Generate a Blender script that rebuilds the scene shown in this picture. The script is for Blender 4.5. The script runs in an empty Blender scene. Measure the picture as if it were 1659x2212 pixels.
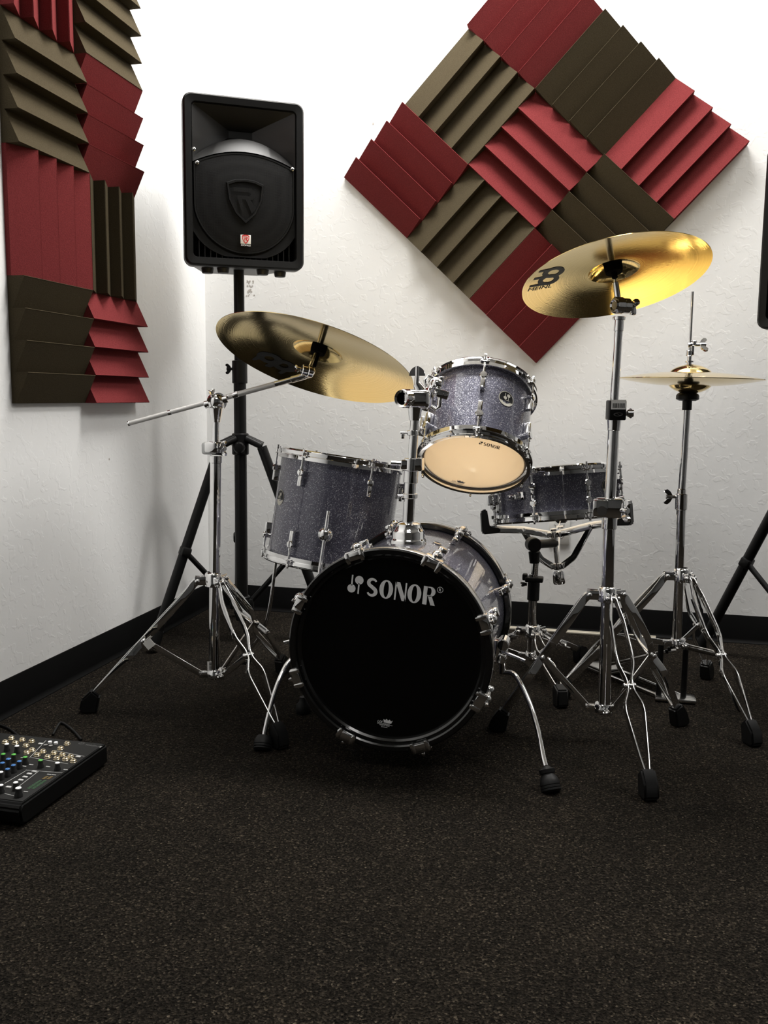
import bpy, bmesh, math, random
from mathutils import Vector, Matrix
random.seed(7)
V = Vector
PI = math.pi
SC = bpy.context.scene
COL = SC.collection

# ------------------------------------------------------------------ camera
FPX = 1937.74
CAM = V((1.3865, -3.0776, 0.7923))
YAW, PITCH, ROLL = -0.2281, -0.1278, 0.0110
_f = V((math.sin(YAW) * math.cos(PITCH), math.cos(YAW) * math.cos(PITCH), math.sin(PITCH)))
_r = V((math.cos(YAW), -math.sin(YAW), 0))
_u = _r.cross(_f)
CR = math.cos(ROLL) * _r + math.sin(ROLL) * _u
CU = -math.sin(ROLL) * _r + math.cos(ROLL) * _u
CF = _f
cam = bpy.data.cameras.new('camera')
cam.sensor_fit = 'VERTICAL'
cam.sensor_height = 24.0
cam.lens = FPX * 24.0 / 2212
cam.clip_start = 0.02
camo = bpy.data.objects.new('camera', cam)
COL.objects.link(camo)
camo.matrix_world = Matrix(((CR.x, CU.x, -CF.x, CAM.x), (CR.y, CU.y, -CF.y, CAM.y), (CR.z, CU.z, -CF.z, CAM.z), (0, 0, 0, 1)))
SC.camera = camo

# ------------------------------------------------------------------ light
SC.view_settings.view_transform = 'Standard'
SC.view_settings.look = 'None'
SC.view_settings.exposure = 0.0
SC.view_settings.gamma = 1.0
SC.view_settings.use_curve_mapping = False
SC.cycles.use_denoising = True
SC.cycles.max_bounces = 10
SC.cycles.diffuse_bounces = 5
SC.cycles.glossy_bounces = 6
SC.cycles.sample_clamp_indirect = 6.0
w = bpy.data.worlds.new('world')
SC.world = w
w.use_nodes = True
w.node_tree.nodes['Background'].inputs[0].default_value = (0.9, 0.95, 1, 1)
w.node_tree.nodes['Background'].inputs[1].default_value = 0.03
CEIL = 3.1


def lamp(name, loc, sx, sy, power, col=(1, 0.978, 0.945)):
    l = bpy.data.lights.new(name, 'AREA')
    l.shape = 'RECTANGLE'
    l.size, l.size_y = sx, sy
    l.energy = power
    l.color = col
    o = bpy.data.objects.new(name, l)
    COL.objects.link(o)
    o.location = loc
    return o


lamp('ceiling_lamp', (0.92, -0.56, CEIL - 0.02), 1.2, 0.6, 95)
lamp('ceiling_lamp_right', (2.9, -0.56, CEIL - 0.02), 1.2, 0.6, 52)
lamp('ceiling_lamp_rear', (1.5, -3.0, CEIL - 0.02), 1.2, 0.6, 18)

# ------------------------------------------------------------------ pixel helpers: a ray of the photo met with a plane of the room


def ray(x, y):
    return CF + (x - 829.5) / FPX * CR - (y - 1106) / FPX * CU


def spot(x, y, d):
    return CAM + ray(x, y) * d


def on_floor(x, y, h=0.0):
    d = ray(x, y)
    return CAM + d * ((h - CAM.z) / d.z)


def on_y(x, y, yy):
    d = ray(x, y)
    return CAM + d * ((yy - CAM.y) / d.y)


def depth(p):
    return (V(p) - CAM).dot(CF)


def frame_of(n, ref=V((0, 0, 1))):
    n = V(n).normalized()
    a = V(ref).cross(n)
    if a.length < 1e-4:
        a = V((1, 0, 0)).cross(n)
        if a.length < 1e-4:
            a = V((0, 1, 0)).cross(n)
    a.normalize()
    return a, n.cross(a), n


# ------------------------------------------------------------------ materials
MATS = {}


def mat(name, col=(0.5, 0.5, 0.5), rough=0.5, metal=0.0, spec=0.5, coat=0.0, coat_r=0.03, emit=None, build=None):
    m = bpy.data.materials.new(name)
    m.use_nodes = True
    nt = m.node_tree
    b = nt.nodes['Principled BSDF']
    b.inputs['Base Color'].default_value = (*col, 1)
    b.inputs['Roughness'].default_value = rough
    b.inputs['Metallic'].default_value = metal
    b.inputs['Specular IOR Level'].default_value = spec
    b.inputs['Coat Weight'].default_value = coat
    b.inputs['Coat Roughness'].default_value = coat_r
    if emit:
        b.inputs['Emission Color'].default_value = (*emit[:3], 1)
        b.inputs['Emission Strength'].default_value = emit[3]
    if build:
        build(nt, b)
    MATS[name] = m
    return m


def N(nt, t, **k):
    n = nt.nodes.new(t)
    for a, v in k.items():
        if a.startswith('i_'):
            n.inputs[a[2:].replace('_', ' ')].default_value = v
        else:
            setattr(n, a, v)
    return n


def coords(nt, kind='Object', scale=None):
    t = N(nt, 'ShaderNodeTexCoord')
    if scale is None:
        return t.outputs[kind]
    mp = N(nt, 'ShaderNodeMapping')
    mp.inputs['Scale'].default_value = scale
    nt.links.new(t.outputs[kind], mp.inputs[0])
    return mp.outputs[0]


def ramp(nt, src, stops, interp='LINEAR'):
    r = N(nt, 'ShaderNodeValToRGB')
    r.color_ramp.interpolation = interp
    el = r.color_ramp.elements
    while len(el) < len(stops):
        el.new(0.5)
    for e, (p, c) in zip(el, stops):
        e.position = p
        e.color = (*c, 1) if len(c) == 3 else c
    nt.links.new(src, r.inputs[0])
    return r.outputs[0]


def bump(nt, b, src, strength, dist):
    bp = N(nt, 'ShaderNodeBump')
    bp.inputs['Strength'].default_value = strength
    bp.inputs['Distance'].default_value = dist
    nt.links.new(src, bp.inputs['Height'])
    nt.links.new(bp.outputs[0], b.inputs['Normal'])
    return bp


def b_wall(nt, b):
    c = coords(nt)
    n1 = N(nt, 'ShaderNodeTexNoise', i_Scale=34.0, i_Detail=2.0, i_Roughness=0.5, i_Distortion=0.5)
    n2 = N(nt, 'ShaderNodeTexNoise', i_Scale=80.0, i_Detail=2.0)
    for n in (n1, n2):
        nt.links.new(c, n.inputs['Vector'])
    r = ramp(nt, n1.outputs[0], [(0.54, (0, 0, 0)), (0.60, (1, 1, 1)), (0.70, (0.85, 0.85, 0.85))])
    mx = N(nt, 'ShaderNodeMath', operation='MULTIPLY_ADD')
    nt.links.new(n2.outputs[0], mx.inputs[0])
    mx.inputs[1].default_value = 0.25
    nt.links.new(r, mx.inputs[2])
    bump(nt, b, mx.outputs[0], 0.16, 0.0014)


def b_carpet(nt, b):
    c = coords(nt)
    v = N(nt, 'ShaderNodeTexVoronoi', i_Scale=330.0, i_Randomness=1.0)
    n = N(nt, 'ShaderNodeTexNoise', i_Scale=7.0, i_Detail=4.0)
    n2 = N(nt, 'ShaderNodeTexNoise', i_Scale=210.0, i_Detail=3.0, i_Roughness=0.7)
    for q in (v, n, n2):
        nt.links.new(c, q.inputs['Vector'])
    base = ramp(nt, v.outputs['Color'], [(0.0, (0.005, 0.0043, 0.0034)), (0.45, (0.013, 0.011, 0.0088)), (0.75, (0.026, 0.0215, 0.0168)), (0.9, (0.060, 0.050, 0.037)), (1.0, (0.12, 0.10, 0.075))])
    sh = ramp(nt, n2.outputs[0], [(0.35, (0.35, 0.35, 0.35)), (0.65, (1.25, 1.25, 1.25))])
    bl = ramp(nt, n.outputs[0], [(0.3, (0.8, 0.8, 0.8)), (0.7, (1.15, 1.12, 1.08))])
    m1 = N(nt, 'ShaderNodeMix', data_type='RGBA', blend_type='MULTIPLY')
    m1.inputs[0].default_value = 1
    nt.links.new(base, m1.inputs[6])
    nt.links.new(sh, m1.inputs[7])
    m2 = N(nt, 'ShaderNodeMix', data_type='RGBA', blend_type='MULTIPLY')
    m2.inputs[0].default_value = 1
    nt.links.new(m1.outputs[2], m2.inputs[6])
    nt.links.new(bl, m2.inputs[7])
    nt.links.new(m2.outputs[2], b.inputs['Base Color'])
    ad = N(nt, 'ShaderNodeMath', operation='ADD')
    nt.links.new(n2.outputs[0], ad.inputs[0])
    nt.links.new(v.outputs['Distance'], ad.inputs[1])
    bump(nt, b, ad.outputs[0], 0.8, 0.004)


def b_foam(nt, b):
    c = coords(nt)
    n = N(nt, 'ShaderNodeTexNoise', i_Scale=420.0, i_Detail=2.0)
    nt.links.new(c, n.inputs['Vector'])
    col = tuple(b.inputs['Base Color'].default_value)[:3]
    r = ramp(nt, n.outputs[0], [(0.3, tuple(x * 0.82 for x in col)), (0.72, tuple(x * 1.18 for x in col))])
    nt.links.new(r, b.inputs['Base Color'])
    bump(nt, b, n.outputs[0], 0.4, 0.001)


def b_sparkle(nt, b):
    c = coords(nt)
    v = N(nt, 'ShaderNodeTexVoronoi', i_Scale=800.0)
    nt.links.new(c, v.inputs['Vector'])
    sp = N(nt, 'ShaderNodeSeparateColor')
    nt.links.new(v.outputs['Color'], sp.inputs[0])
    n = N(nt, 'ShaderNodeTexNoise', i_Scale=90.0, i_Detail=2.0)
    nt.links.new(c, n.inputs['Vector'])
    r = ramp(nt, sp.outputs[0], [(0.0, (0.085, 0.085, 0.122)), (0.70, (0.105, 0.105, 0.148)), (0.90, (0.19, 0.19, 0.25)), (0.95, (0.45, 0.45, 0.52)), (0.98, (0.85, 0.85, 0.90))])
    nt.links.new(r, b.inputs['Base Color'])
    nm = N(nt, 'ShaderNodeNormalMap')
    # each flake leans its own way
    mp = N(nt, 'ShaderNodeVectorMath', operation='MULTIPLY_ADD')
    nt.links.new(v.outputs['Color'], mp.inputs[0])
    mp.inputs[1].default_value = (0.3, 0.3, 0.3)
    mp.inputs[2].default_value = (-0.15, -0.15, -0.15)
    g = N(nt, 'ShaderNodeNewGeometry')
    ad = N(nt, 'ShaderNodeVectorMath', operation='ADD')
    nt.links.new(mp.outputs[0], ad.inputs[0])
    nt.links.new(g.outputs['Normal'], ad.inputs[1])
    no = N(nt, 'ShaderNodeVectorMath', operation='NORMALIZE')
    nt.links.new(ad.outputs[0], no.inputs[0])
    nt.links.new(no.outputs[0], b.inputs['Normal'])


def b_cymbal(nt, b):
    c = coords(nt)
    sx = N(nt, 'ShaderNodeSeparateXYZ')
    nt.links.new(c, sx.inputs[0])
    cb = N(nt, 'ShaderNodeCombineXYZ')
    nt.links.new(sx.outputs[0], cb.inputs[0])
    nt.links.new(sx.outputs[1], cb.inputs[1])
    ln = N(nt, 'ShaderNodeVectorMath', operation='LENGTH')
    nt.links.new(cb.outputs[0], ln.inputs[0])
    # lathe grooves
    gr = N(nt, 'ShaderNodeTexNoise', i_Scale=1.0, i_Detail=3.0, noise_dimensions='1D')
    ml = N(nt, 'ShaderNodeMath', operation='MULTIPLY')
    ml.inputs[1].default_value = 420.0
    nt.links.new(ln.outputs['Value'], ml.inputs[0])
    nt.links.new(ml.outputs[0], gr.inputs['W'])
    # hammer dimples
    v = N(nt, 'ShaderNodeTexVoronoi', i_Scale=75.0, i_Randomness=0.75)
    nt.links.new(cb.outputs[0], v.inputs['Vector'])
    dm = ramp(nt, v.outputs['Distance'], [(0.0, (0, 0, 0)), (0.35, (1, 1, 1))])
    bell = ramp(nt, ln.outputs['Value'], [(0.065, (0, 0, 0)), (0.085, (1, 1, 1))])
    mm = N(nt, 'ShaderNodeMath', operation='MULTIPLY')
    nt.links.new(dm, mm.inputs[0])
    nt.links.new(bell, mm.inputs[1])
    b1 = N(nt, 'ShaderNodeBump')
    b1.inputs['Strength'].default_value = 0.08
    b1.inputs['Distance'].default_value = 0.0007
    nt.links.new(mm.outputs[0], b1.inputs['Height'])
    b2 = N(nt, 'ShaderNodeBump')
    b2.inputs['Strength'].default_value = 0.12
    b2.inputs['Distance'].default_value = 0.0004
    nt.links.new(gr.outputs[0], b2.inputs['Height'])
    nt.links.new(b1.outputs[0], b2.inputs['Normal'])
    nt.links.new(b2.outputs[0], b.inputs['Normal'])
    cr = ramp(nt, gr.outputs[0], [(0.3, (0.74, 0.555, 0.23)), (0.7, (0.86, 0.67, 0.31))])
    nt.links.new(cr, b.inputs['Base Color'])


def b_grille(nt, b):
    c = coords(nt)
    v = N(nt, 'ShaderNodeTexVoronoi', i_Scale=330.0, i_Randomness=0.0)
    nt.links.new(c, v.inputs['Vector'])
    r = ramp(nt, v.outputs['Distance'], [(0.30, (0.001, 0.001, 0.001)), (0.42, (0.008, 0.008, 0.008))])
    nt.links.new(r, b.inputs['Base Color'])
    bump(nt, b, v.outputs['Distance'], 0.5, 0.001)


def b_knurl(nt, b):
    c = coords(nt)
    v = N(nt, 'ShaderNodeTexVoronoi', i_Scale=900.0)
    nt.links.new(c, v.inputs['Vector'])
    bump(nt, b, v.outputs['Distance'], 0.6, 0.0008)


def mat_head(name, col, transp, transl):
    m = mat(name, col, 0.35)
    nt = m.node_tree
    b = nt.nodes['Principled BSDF']
    t = N(nt, 'ShaderNodeBsdfTranslucent')
    t.inputs[0].default_value = (*col, 1)
    tr = N(nt, 'ShaderNodeBsdfTransparent')
    m1 = N(nt, 'ShaderNodeMixShader')
    m1.inputs[0].default_value = transl
    nt.links.new(b.outputs[0], m1.inputs[1])
    nt.links.new(t.outputs[0], m1.inputs[2])
    m2 = N(nt, 'ShaderNodeMixShader')
    m2.inputs[0].default_value = transp
    nt.links.new(m1.outputs[0], m2.inputs[1])
    nt.links.new(tr.outputs[0], m2.inputs[2])
    nt.links.new(m2.outputs[0], nt.nodes['Material Output'].inputs[0])


mat('wall', (0.80, 0.80, 0.79), 0.75, spec=0.2, build=b_wall)
mat('wall_grey', (0.12, 0.12, 0.12), 0.9, spec=0.1)
mat('ceiling', (0.60, 0.59, 0.57), 0.9, spec=0.1)
mat('carpet', (0.02, 0.016, 0.012), 1.0, spec=0.05, build=b_carpet)
mat('baseboard', (0.0025, 0.0025, 0.0025), 0.6, spec=0.08)
mat('trim', (0.50, 0.46, 0.38), 0.5)
mat('red_foam', (0.145, 0.027, 0.028), 1.0, spec=0.02, build=b_foam)
mat('charcoal_foam', (0.054, 0.0435, 0.027), 1.0, spec=0.02, build=b_foam)
mat('chrome', (0.93, 0.93, 0.93), 0.035, 1.0)
mat('satin_chrome', (0.72, 0.71, 0.69), 0.2, 1.0)
mat('knurled_steel', (0.80, 0.79, 0.77), 0.42, 0.6, build=b_knurl)
mat('black_metal', (0.004, 0.004, 0.004), 0.42, spec=0.3)
mat('black_plastic', (0.0042, 0.0042, 0.004), 0.42, spec=0.3)
mat('mixer_case', (0.003, 0.003, 0.003), 0.5, spec=0.2)
mat('horn_plastic', (0.014, 0.0135, 0.013), 0.44, spec=0.45)
mat('black_void', (0.002, 0.002, 0.002), 0.9, spec=0.05)
mat('rubber', (0.005, 0.005, 0.005), 0.5, spec=0.3)
mat('felt', (0.006, 0.005, 0.005), 1.0, spec=0.05)
mat('grille', (0.01, 0.01, 0.01), 0.6, spec=0.12, build=b_grille)
mat('sparkle', (0.06, 0.06, 0.08), 0.42, 0.35, coat=1.0, coat_r=0.03, build=b_sparkle)
mat('hoop_black', (0.006, 0.006, 0.006), 0.16, coat=0.6)
mat('head_black', (0.0025, 0.0025, 0.0025), 0.16, spec=0.3)
mat('print_white', (0.90, 0.90, 0.90), 0.6)
mat('print_black', (0.008, 0.008, 0.008), 0.45, spec=0.3)
mat('print_grey', (0.48, 0.48, 0.47), 0.6)
mat('badge_silver', (0.62, 0.60, 0.52), 0.35, 0.3)
mat('sticker', (0.82, 0.81, 0.78), 0.5)
mat('badge_red', (0.55, 0.02, 0.02), 0.4)
mat('wood', (0.86, 0.70, 0.48), 0.6)
mat('cymbal', (0.80, 0.60, 0.24), 0.11, 1.0, build=b_cymbal)
mat('clear_plastic', (0.75, 0.76, 0.76), 0.25, spec=0.5)
mat('knob_black', (0.009, 0.009, 0.009), 0.5)
mat('knob_green', (0.09, 0.42, 0.06), 0.4)
mat('knob_blue', (0.04, 0.16, 0.42), 0.4)
mat('jack', (0.80, 0.70, 0.50), 0.22, 1.0)
mat('meter_green', (0.02, 0.07, 0.025), 0.4)
mat('meter_amber', (0.14, 0.09, 0.02), 0.4)
mat('mixer_panel', (0.006, 0.006, 0.0055), 0.55, spec=0.2)
mat('wall_plate', (0.78, 0.77, 0.73), 0.4)
mat('stain', (0.42, 0.39, 0.36), 0.8)
mat_head('head_cream', (0.99, 0.89, 0.70), 0.30, 0.85)
mat_head('head_white', (0.95, 0.93, 0.88), 0.04, 0.72)

# ------------------------------------------------------------------ mesh builder


class MB:
    def __init__(self):
        self.bm = bmesh.new()

    def add(self, verts, faces, M=None):
        vs = [self.bm.verts.new(M @ V(v) if M else V(v)) for v in verts]
        for f in faces:
            try:
                self.bm.faces.new([vs[i] for i in f])
            except ValueError:
                pass
        return self

    def box(self, c, size, axes=None, bevel=0.0, M=None, seg=2):
        c = V(c)
        ax = axes or (V((1, 0, 0)), V((0, 1, 0)), V((0, 0, 1)))
        b = bmesh.new()
        bmesh.ops.create_cube(b, size=1.0)
        for v in b.verts:
            v.co = V((v.co.x * size[0], v.co.y * size[1], v.co.z * size[2]))
        if bevel > 0:
            bmesh.ops.bevel(b, geom=list(b.edges), offset=min(bevel, 0.49 * min(size)), segments=seg, affect='EDGES', profile=0.5)
        b.verts.ensure_lookup_table()
        vs = []
        for v in b.verts:
            p = c + ax[0] * v.co.x + ax[1] * v.co.y + ax[2] * v.co.z
            vs.append(p)
        fs = [[v.index for v in f.verts] for f in b.faces]
        b.free()
        return self.add(vs, fs, M)

    def tube(self, p0, p1, r0, r1=None, n=20, caps=True, bevel=0.0):
        r1 = r0 if r1 is None else r1
        d = V(p1) - V(p0)
        L = d.length
        if bevel > 0:
            prof = [(0, 0), (r0 - bevel, 0), (r0, bevel), (r1, L - bevel), (r1 - bevel, L), (0, L)]
        else:
            prof = ([(0, 0)] if caps else []) + [(r0, 0), (r1, L)] + ([(0, L)] if caps else [])
        return self.lathe(prof, p0, d, n)

    def lathe(self, prof, origin, axis, n=32, closed=False):
        a, b, c = frame_of(axis)
        o = V(origin)
        rings = []
        vs = []
        for r, h in prof:
            if abs(r) < 1e-7:
                rings.append([len(vs)])
                vs.append(o + c * h)
            else:
                k = len(vs)
                rings.append(list(range(k, k + n)))
                for i in range(n):
                    t = 2 * PI * i / n
                    vs.append(o + c * h + a * (r * math.cos(t)) + b * (r * math.sin(t)))
        fs = []
        pairs = list(zip(rings, rings[1:]))
        if closed:
            pairs.append((rings[-1], rings[0]))
        for A, B in pairs:
            if len(A) == 1 and len(B) == 1:
                continue
            for i in range(n):
                j = (i + 1) % n
                if len(A) == 1:
                    fs.append((A[0], B[i], B[j]))
                elif len(B) == 1:
                    fs.append((A[i], A[j], B[0]))
                else:
                    fs.append((A[i], A[j], B[j], B[i]))
        return self.add(vs, fs)

    def path(self, pts, r, n=12, caps=True):
        pts = [V(p) for p in pts]
        rs = r if isinstance(r, (list, tuple)) else [r] * len(pts)
        tang = []
        for i in range(len(pts)):
            a = pts[max(i - 1, 0)]
            b = pts[min(i + 1, len(pts) - 1)]
            tang.append((b - a).normalized())
        a, b, _ = frame_of(tang[0])
        vs, fs = [], []
        for i, p in enumerate(pts):
            t = tang[i]
            a = (a - t * a.dot(t)).normalized()
            b = t.cross(a)
            for k in range(n):
                q = 2 * PI * k / n
                vs.append(p + a * (rs[i] * math.cos(q)) + b * (rs[i] * math.sin(q)))
        for i in range(len(pts) - 1):
            for k in range(n):
                j = (k + 1) % n
                fs.append((i * n + k, i * n + j, (i + 1) * n + j, (i + 1) * n + k))
        if caps:
            fs.append(tuple(range(n))[::-1])
            fs.append(tuple((len(pts) - 1) * n + k for k in range(n)))
        return self.add(vs, fs)

    def strip(self, pts, side, th, tall):
        """flat bar: th along side, tall across side and the run"""
        P = [V(p) for p in pts]
        pts = [P[0]]
        for a_, b_, c_ in zip(P, P[1:], P[2:]):
            u_, w_ = b_ - a_, c_ - b_
            pts += [b_ - u_.normalized() * min(0.004, u_.length * 0.4), b_ + w_.normalized() * min(0.004, w_.length * 0.4)]
        pts.append(P[-1])
        s = V(side).normalized()
        sec = rrect(th, tall, min(th, tall) * 0.46, 3)
        vs, fs = [], []
        for i, p in enumerate(pts):
            t = (pts[min(i + 1, len(pts) - 1)] - pts[max(i - 1, 0)]).normalized()
            up = t.cross(s).normalized()
            for a_, b_ in sec:
                vs.append(p + s * a_ + up * b_)
        n = len(sec)
        for i in range(len(pts) - 1):
            for k in range(n):
                j = (k + 1) % n
                fs.append((i * n + k, i * n + j, (i + 1) * n + j, (i + 1) * n + k))
        m = (len(pts) - 1) * n
        fs += [tuple(range(n))[::-1], tuple(range(m, m + n))]
        return self.add(vs, fs)

    def prism(self, poly, o, ux, uy, d):
        """2-D outline extruded along vector d"""
        o, ux, uy, d = V(o), V(ux), V(uy), V(d)
        n = len(poly)
        a = [o + ux * x + uy * y for x, y in poly]
        vs = a + [p + d for p in a]
        fs = [tuple(range(n))[::-1], tuple(range(n, 2 * n))]
        for i in range(n):
            j = (i + 1) % n
            fs.append((i, j, n + j, n + i))
        return self.add(vs, fs)

    def ball(self, c, r, n=20, axis=(0, 0, 1), squash=1.0):
        prof = [(r * math.sin(PI * i / 10), -r * squash * math.cos(PI * i / 10)) for i in range(11)]
        prof[0] = (0, -r * squash)
        prof[-1] = (0, r * squash)
        return self.lathe(prof, c, axis, n)

    def build(self, name, m, parent=None, smooth=38, local=False, M=None):
        bm = self.bm
        if M is not None:
            bmesh.ops.transform(bm, matrix=M, verts=bm.verts)
        if parent is not None and not local:
            bmesh.ops.transform(bm, matrix=WM[parent.name].inverted(), verts=bm.verts)
        bmesh.ops.recalc_face_normals(bm, faces=bm.faces)
        me = bpy.data.meshes.new(name)
        bm.to_mesh(me)
        bm.free()
        me.materials.append(MATS[m])
        if smooth:
            for p in me.polygons:
                p.use_smooth = True
            me.set_sharp_from_angle(angle=math.radians(smooth))
        o = bpy.data.objects.new(name, me)
        COL.objects.link(o)
        if parent is not None:
            o.parent = parent
        WM[o.name] = WM[parent.name].copy() if parent is not None else Matrix.Identity(4)
        return o


WM = {}


def thing(name, label, cat, loc=(0, 0, 0), group=None, M=None):
    o = bpy.data.objects.new(name, None)
    o.empty_display_size = 0.05
    COL.objects.link(o)
    mw = M if M is not None else Matrix.Translation(V(loc))
    o.matrix_world = mw
    WM[o.name] = mw.copy()
    return tag(o, label, cat, group)


def tag(o, label, cat, group=None):
    o['label'] = label
    o['category'] = cat
    if group:
        o['group'] = group
    return o


def solo(o, label, cat, group=None):
    """a thing that is one mesh: put its origin at its own base"""
    me = o.data
    xs = [v.co for v in me.vertices]
    lo = V((sum(v.x for v in xs) / len(xs), sum(v.y for v in xs) / len(xs), min(v.z for v in xs)))
    me.transform(Matrix.Translation(-lo))
    o.location = lo
    WM[o.name] = Matrix.Translation(lo)
    return tag(o, label, cat, group)


def struct(o):
    o['kind'] = 'structure'
    return o


def copy_tree(o, parent=None):
    c = o.copy()
    COL.objects.link(c)
    if parent is not None:
        c.parent = parent
    for ch in list(o.children):
        copy_tree(ch, c)
    return c


def fill(loops=None, text=None, shear=0.0, bold=0.0, wide=1.0):
    """flat filled shape(s) from outlines or lettering -> verts (2-D), faces"""
    if text is not None:
        cu = bpy.data.curves.new('lettering', 'FONT')
        cu.body = text
        cu.size = 1.0
        cu.shear = shear
        cu.offset = bold
        cu.resolution_u = 3
    else:
        cu = bpy.data.curves.new('outline', 'CURVE')
        cu.dimensions = '2D'
        cu.fill_mode = 'BOTH'
        for lp in loops:
            s = cu.splines.new('POLY')
            s.points.add(len(lp) - 1)
            for p, (x, y) in zip(s.points, lp):
                p.co = (x, y, 0, 1)
            s.use_cyclic_u = True
    o = bpy.data.objects.new('outline', cu)
    COL.objects.link(o)
    dg = bpy.context.evaluated_depsgraph_get()
    me = bpy.data.meshes.new_from_object(o.evaluated_get(dg))
    vs = [(v.co.x * wide, v.co.y) for v in me.vertices]
    fs = [tuple(p.vertices) for p in me.polygons]
    bpy.data.objects.remove(o)
    bpy.data.curves.remove(cu)
    bpy.data.meshes.remove(me)
    return vs, fs


def ell(cx, cy, a, b, deg=0, n=40):
    t0 = math.radians(deg)
    out = []
    for i in range(n):
        t = 2 * PI * i / n
        x, y = a * math.cos(t), b * math.sin(t)
        out.append((cx + x * math.cos(t0) - y * math.sin(t0), cy + x * math.sin(t0) + y * math.cos(t0)))
    return out


def rrect(w, h, r, n=5, cx=0, cy=0):
    out = []
    for sx, sy, a0 in ((1, 1, 0), (-1, 1, 90), (-1, -1, 180), (1, -1, 270)):
        for i in range(n + 1):
            a = math.radians(a0 + 90 * i / n)
            out.append((cx + sx * (w / 2 - r) + r * math.cos(a), cy + sy * (h / 2 - r) + r * math.sin(a)))
    return out


def put(mb, shape, fn):
    vs, fs = shape
    mb.add([fn(x, y) for x, y in vs], fs)


def ribbon(pts, ws):
    """variable-width stroke"""
    L, R_ = [], []
    for i, (x, y) in enumerate(pts):
        x0, y0 = pts[max(i - 1, 0)]
        x1, y1 = pts[min(i + 1, len(pts) - 1)]
        dx, dy = x1 - x0, y1 - y0
        l = math.hypot(dx, dy)
        nx, ny = -dy / l, dx / l
        L.append((x + nx * ws[i] / 2, y + ny * ws[i] / 2))
        R_.append((x - nx * ws[i] / 2, y - ny * ws[i] / 2))
    vs = L + R_
    n = len(L)
    fs = [(i, i + 1, n + i + 1, n + i) for i in range(n - 1)]
    return vs, fs


def sonor_marks(full=True):
    """the maker's lettering, unit: cap height 165, origin at foot of the S; returns list of shapes"""
    out = []
    # two crossed mallets, heads up and down
    out.append(fill([ell(-137, 44, 38, 38)]))
    out.append(fill([[(-144, 70), (-130, 70), (-130, 168), (-144, 168)]]))
    out.append(fill([ell(-72, 128, 39, 39)]))
    out.append(fill([[(-79, 2), (-65, 2), (-65, 100), (-79, 100)]]))
    pts, ws = [], []
    for i in range(15):
        a = math.radians(25 + (250 - 25) * i / 14)
        pts.append((52 + 36 * math.cos(a), 122 + 33 * math.sin(a)))
        ws.append(16 + 16 * min(1, i / 9))
    for i in range(1, 16):
        a = math.radians(70 - (70 + 160) * i / 15)
        pts.append((50 + 37 * math.cos(a), 42 + 34 * math.sin(a)))
        ws.append(34 - 18 * max(0, (i - 5) / 10))
    out.append(ribbon(pts, ws))
    for ox in (180, 436):
        out.append(fill([ell(ox, 82, 62, 85), ell(ox, 82, 23, 72)]))
    out.append(fill([[(258, 0), (272, 0), (272, 165), (258, 165)]]))
    out.append(fill([[(258, 165), (300, 165), (366, 0), (328, 0)]]))
    out.append(fill([[(350, 0), (364, 0), (364, 165), (350, 165)]]))
    out.append(fill([[(514, 0), (552, 0), (552, 165), (514, 165)]]))
    bowl = [(548, 165), (575, 165)] + [(578 + 44 * math.cos(math.radians(a)), 121 + 44 * math.sin(math.radians(a))) for a in range(90, -91, -15)] + [(548, 77)]
    hole = [(552, 153), (572, 153)] + [(572 + 14 * math.cos(math.radians(a)), 121 + 32 * math.sin(math.radians(a))) for a in range(80, -81, -20)] + [(552, 89)]
    out.append(fill([bowl, hole]))
    out.append(fill([[(556, 82), (590, 86), (628, 0), (588, 0)]]))
    if full:
        out.append(fill([ell(660, 150, 27, 27), ell(660, 150, 23, 23)]))
        v, f = fill(text='R', bold=0.01)
        out.append(([(648 + x * 36, 137 + y * 36) for x, y in v], f))
    return out


SONOR_FULL = sonor_marks()
SONOR_BARE = sonor_marks(False)


def crown_marks():
    """small maker's crown with lines of lettering under it; unit about 640 wide"""
    out = []
    v, f = fill(text='UX', shear=0.25, bold=0.012)
    out.append(([(x * 150, 115 + y * 150) for x, y in v], f))
    out.append(fill([[(275, 160), (580, 160), (630, 300), (560, 250), (500, 320), (440, 262), (375, 330), (320, 265), (245, 300)], ]))
    for t, x0, y0, s in (('DRUM HEAD', 235, 100, 52), ('MADE BY REMO', 110, 20, 58), ('IN CHINA', 190, -50, 58)):
        v, f = fill(text=t, bold=0.01)
        out.append(([(x0 + x * s, y0 + y * s) for x, y in v], f))
    out.append(fill([[(0, 76), (640, 76), (640, 90), (0, 90)]]))
    return out


# ------------------------------------------------------------------ the room
RX, RY = 4.6, -6.6


def slab(name, c, s, m):
    return struct(MB().box(c, s).build(name, m, smooth=0))


slab('floor', (RX / 2, RY / 2, -0.05), (RX + 0.2, -RY + 0.2, 0.1), 'carpet')
slab('ceiling', (RX / 2, RY / 2, CEIL + 0.05), (RX + 0.2, -RY + 0.2, 0.1), 'ceiling')
slab('wall_back', (RX / 2, 0.05, CEIL / 2), (RX + 0.2, 0.1, CEIL), 'wall')
slab('wall_left', (-0.05, RY / 2, CEIL / 2), (0.1, -RY, CEIL), 'wall')
slab('wall_right', (RX + 0.05, RY / 2, CEIL / 2), (0.1, -RY, CEIL), 'wall_grey')
slab('wall_front', (RX / 2, RY - 0.05, CEIL / 2), (RX + 0.2, 0.1, CEIL), 'wall_grey')
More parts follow.
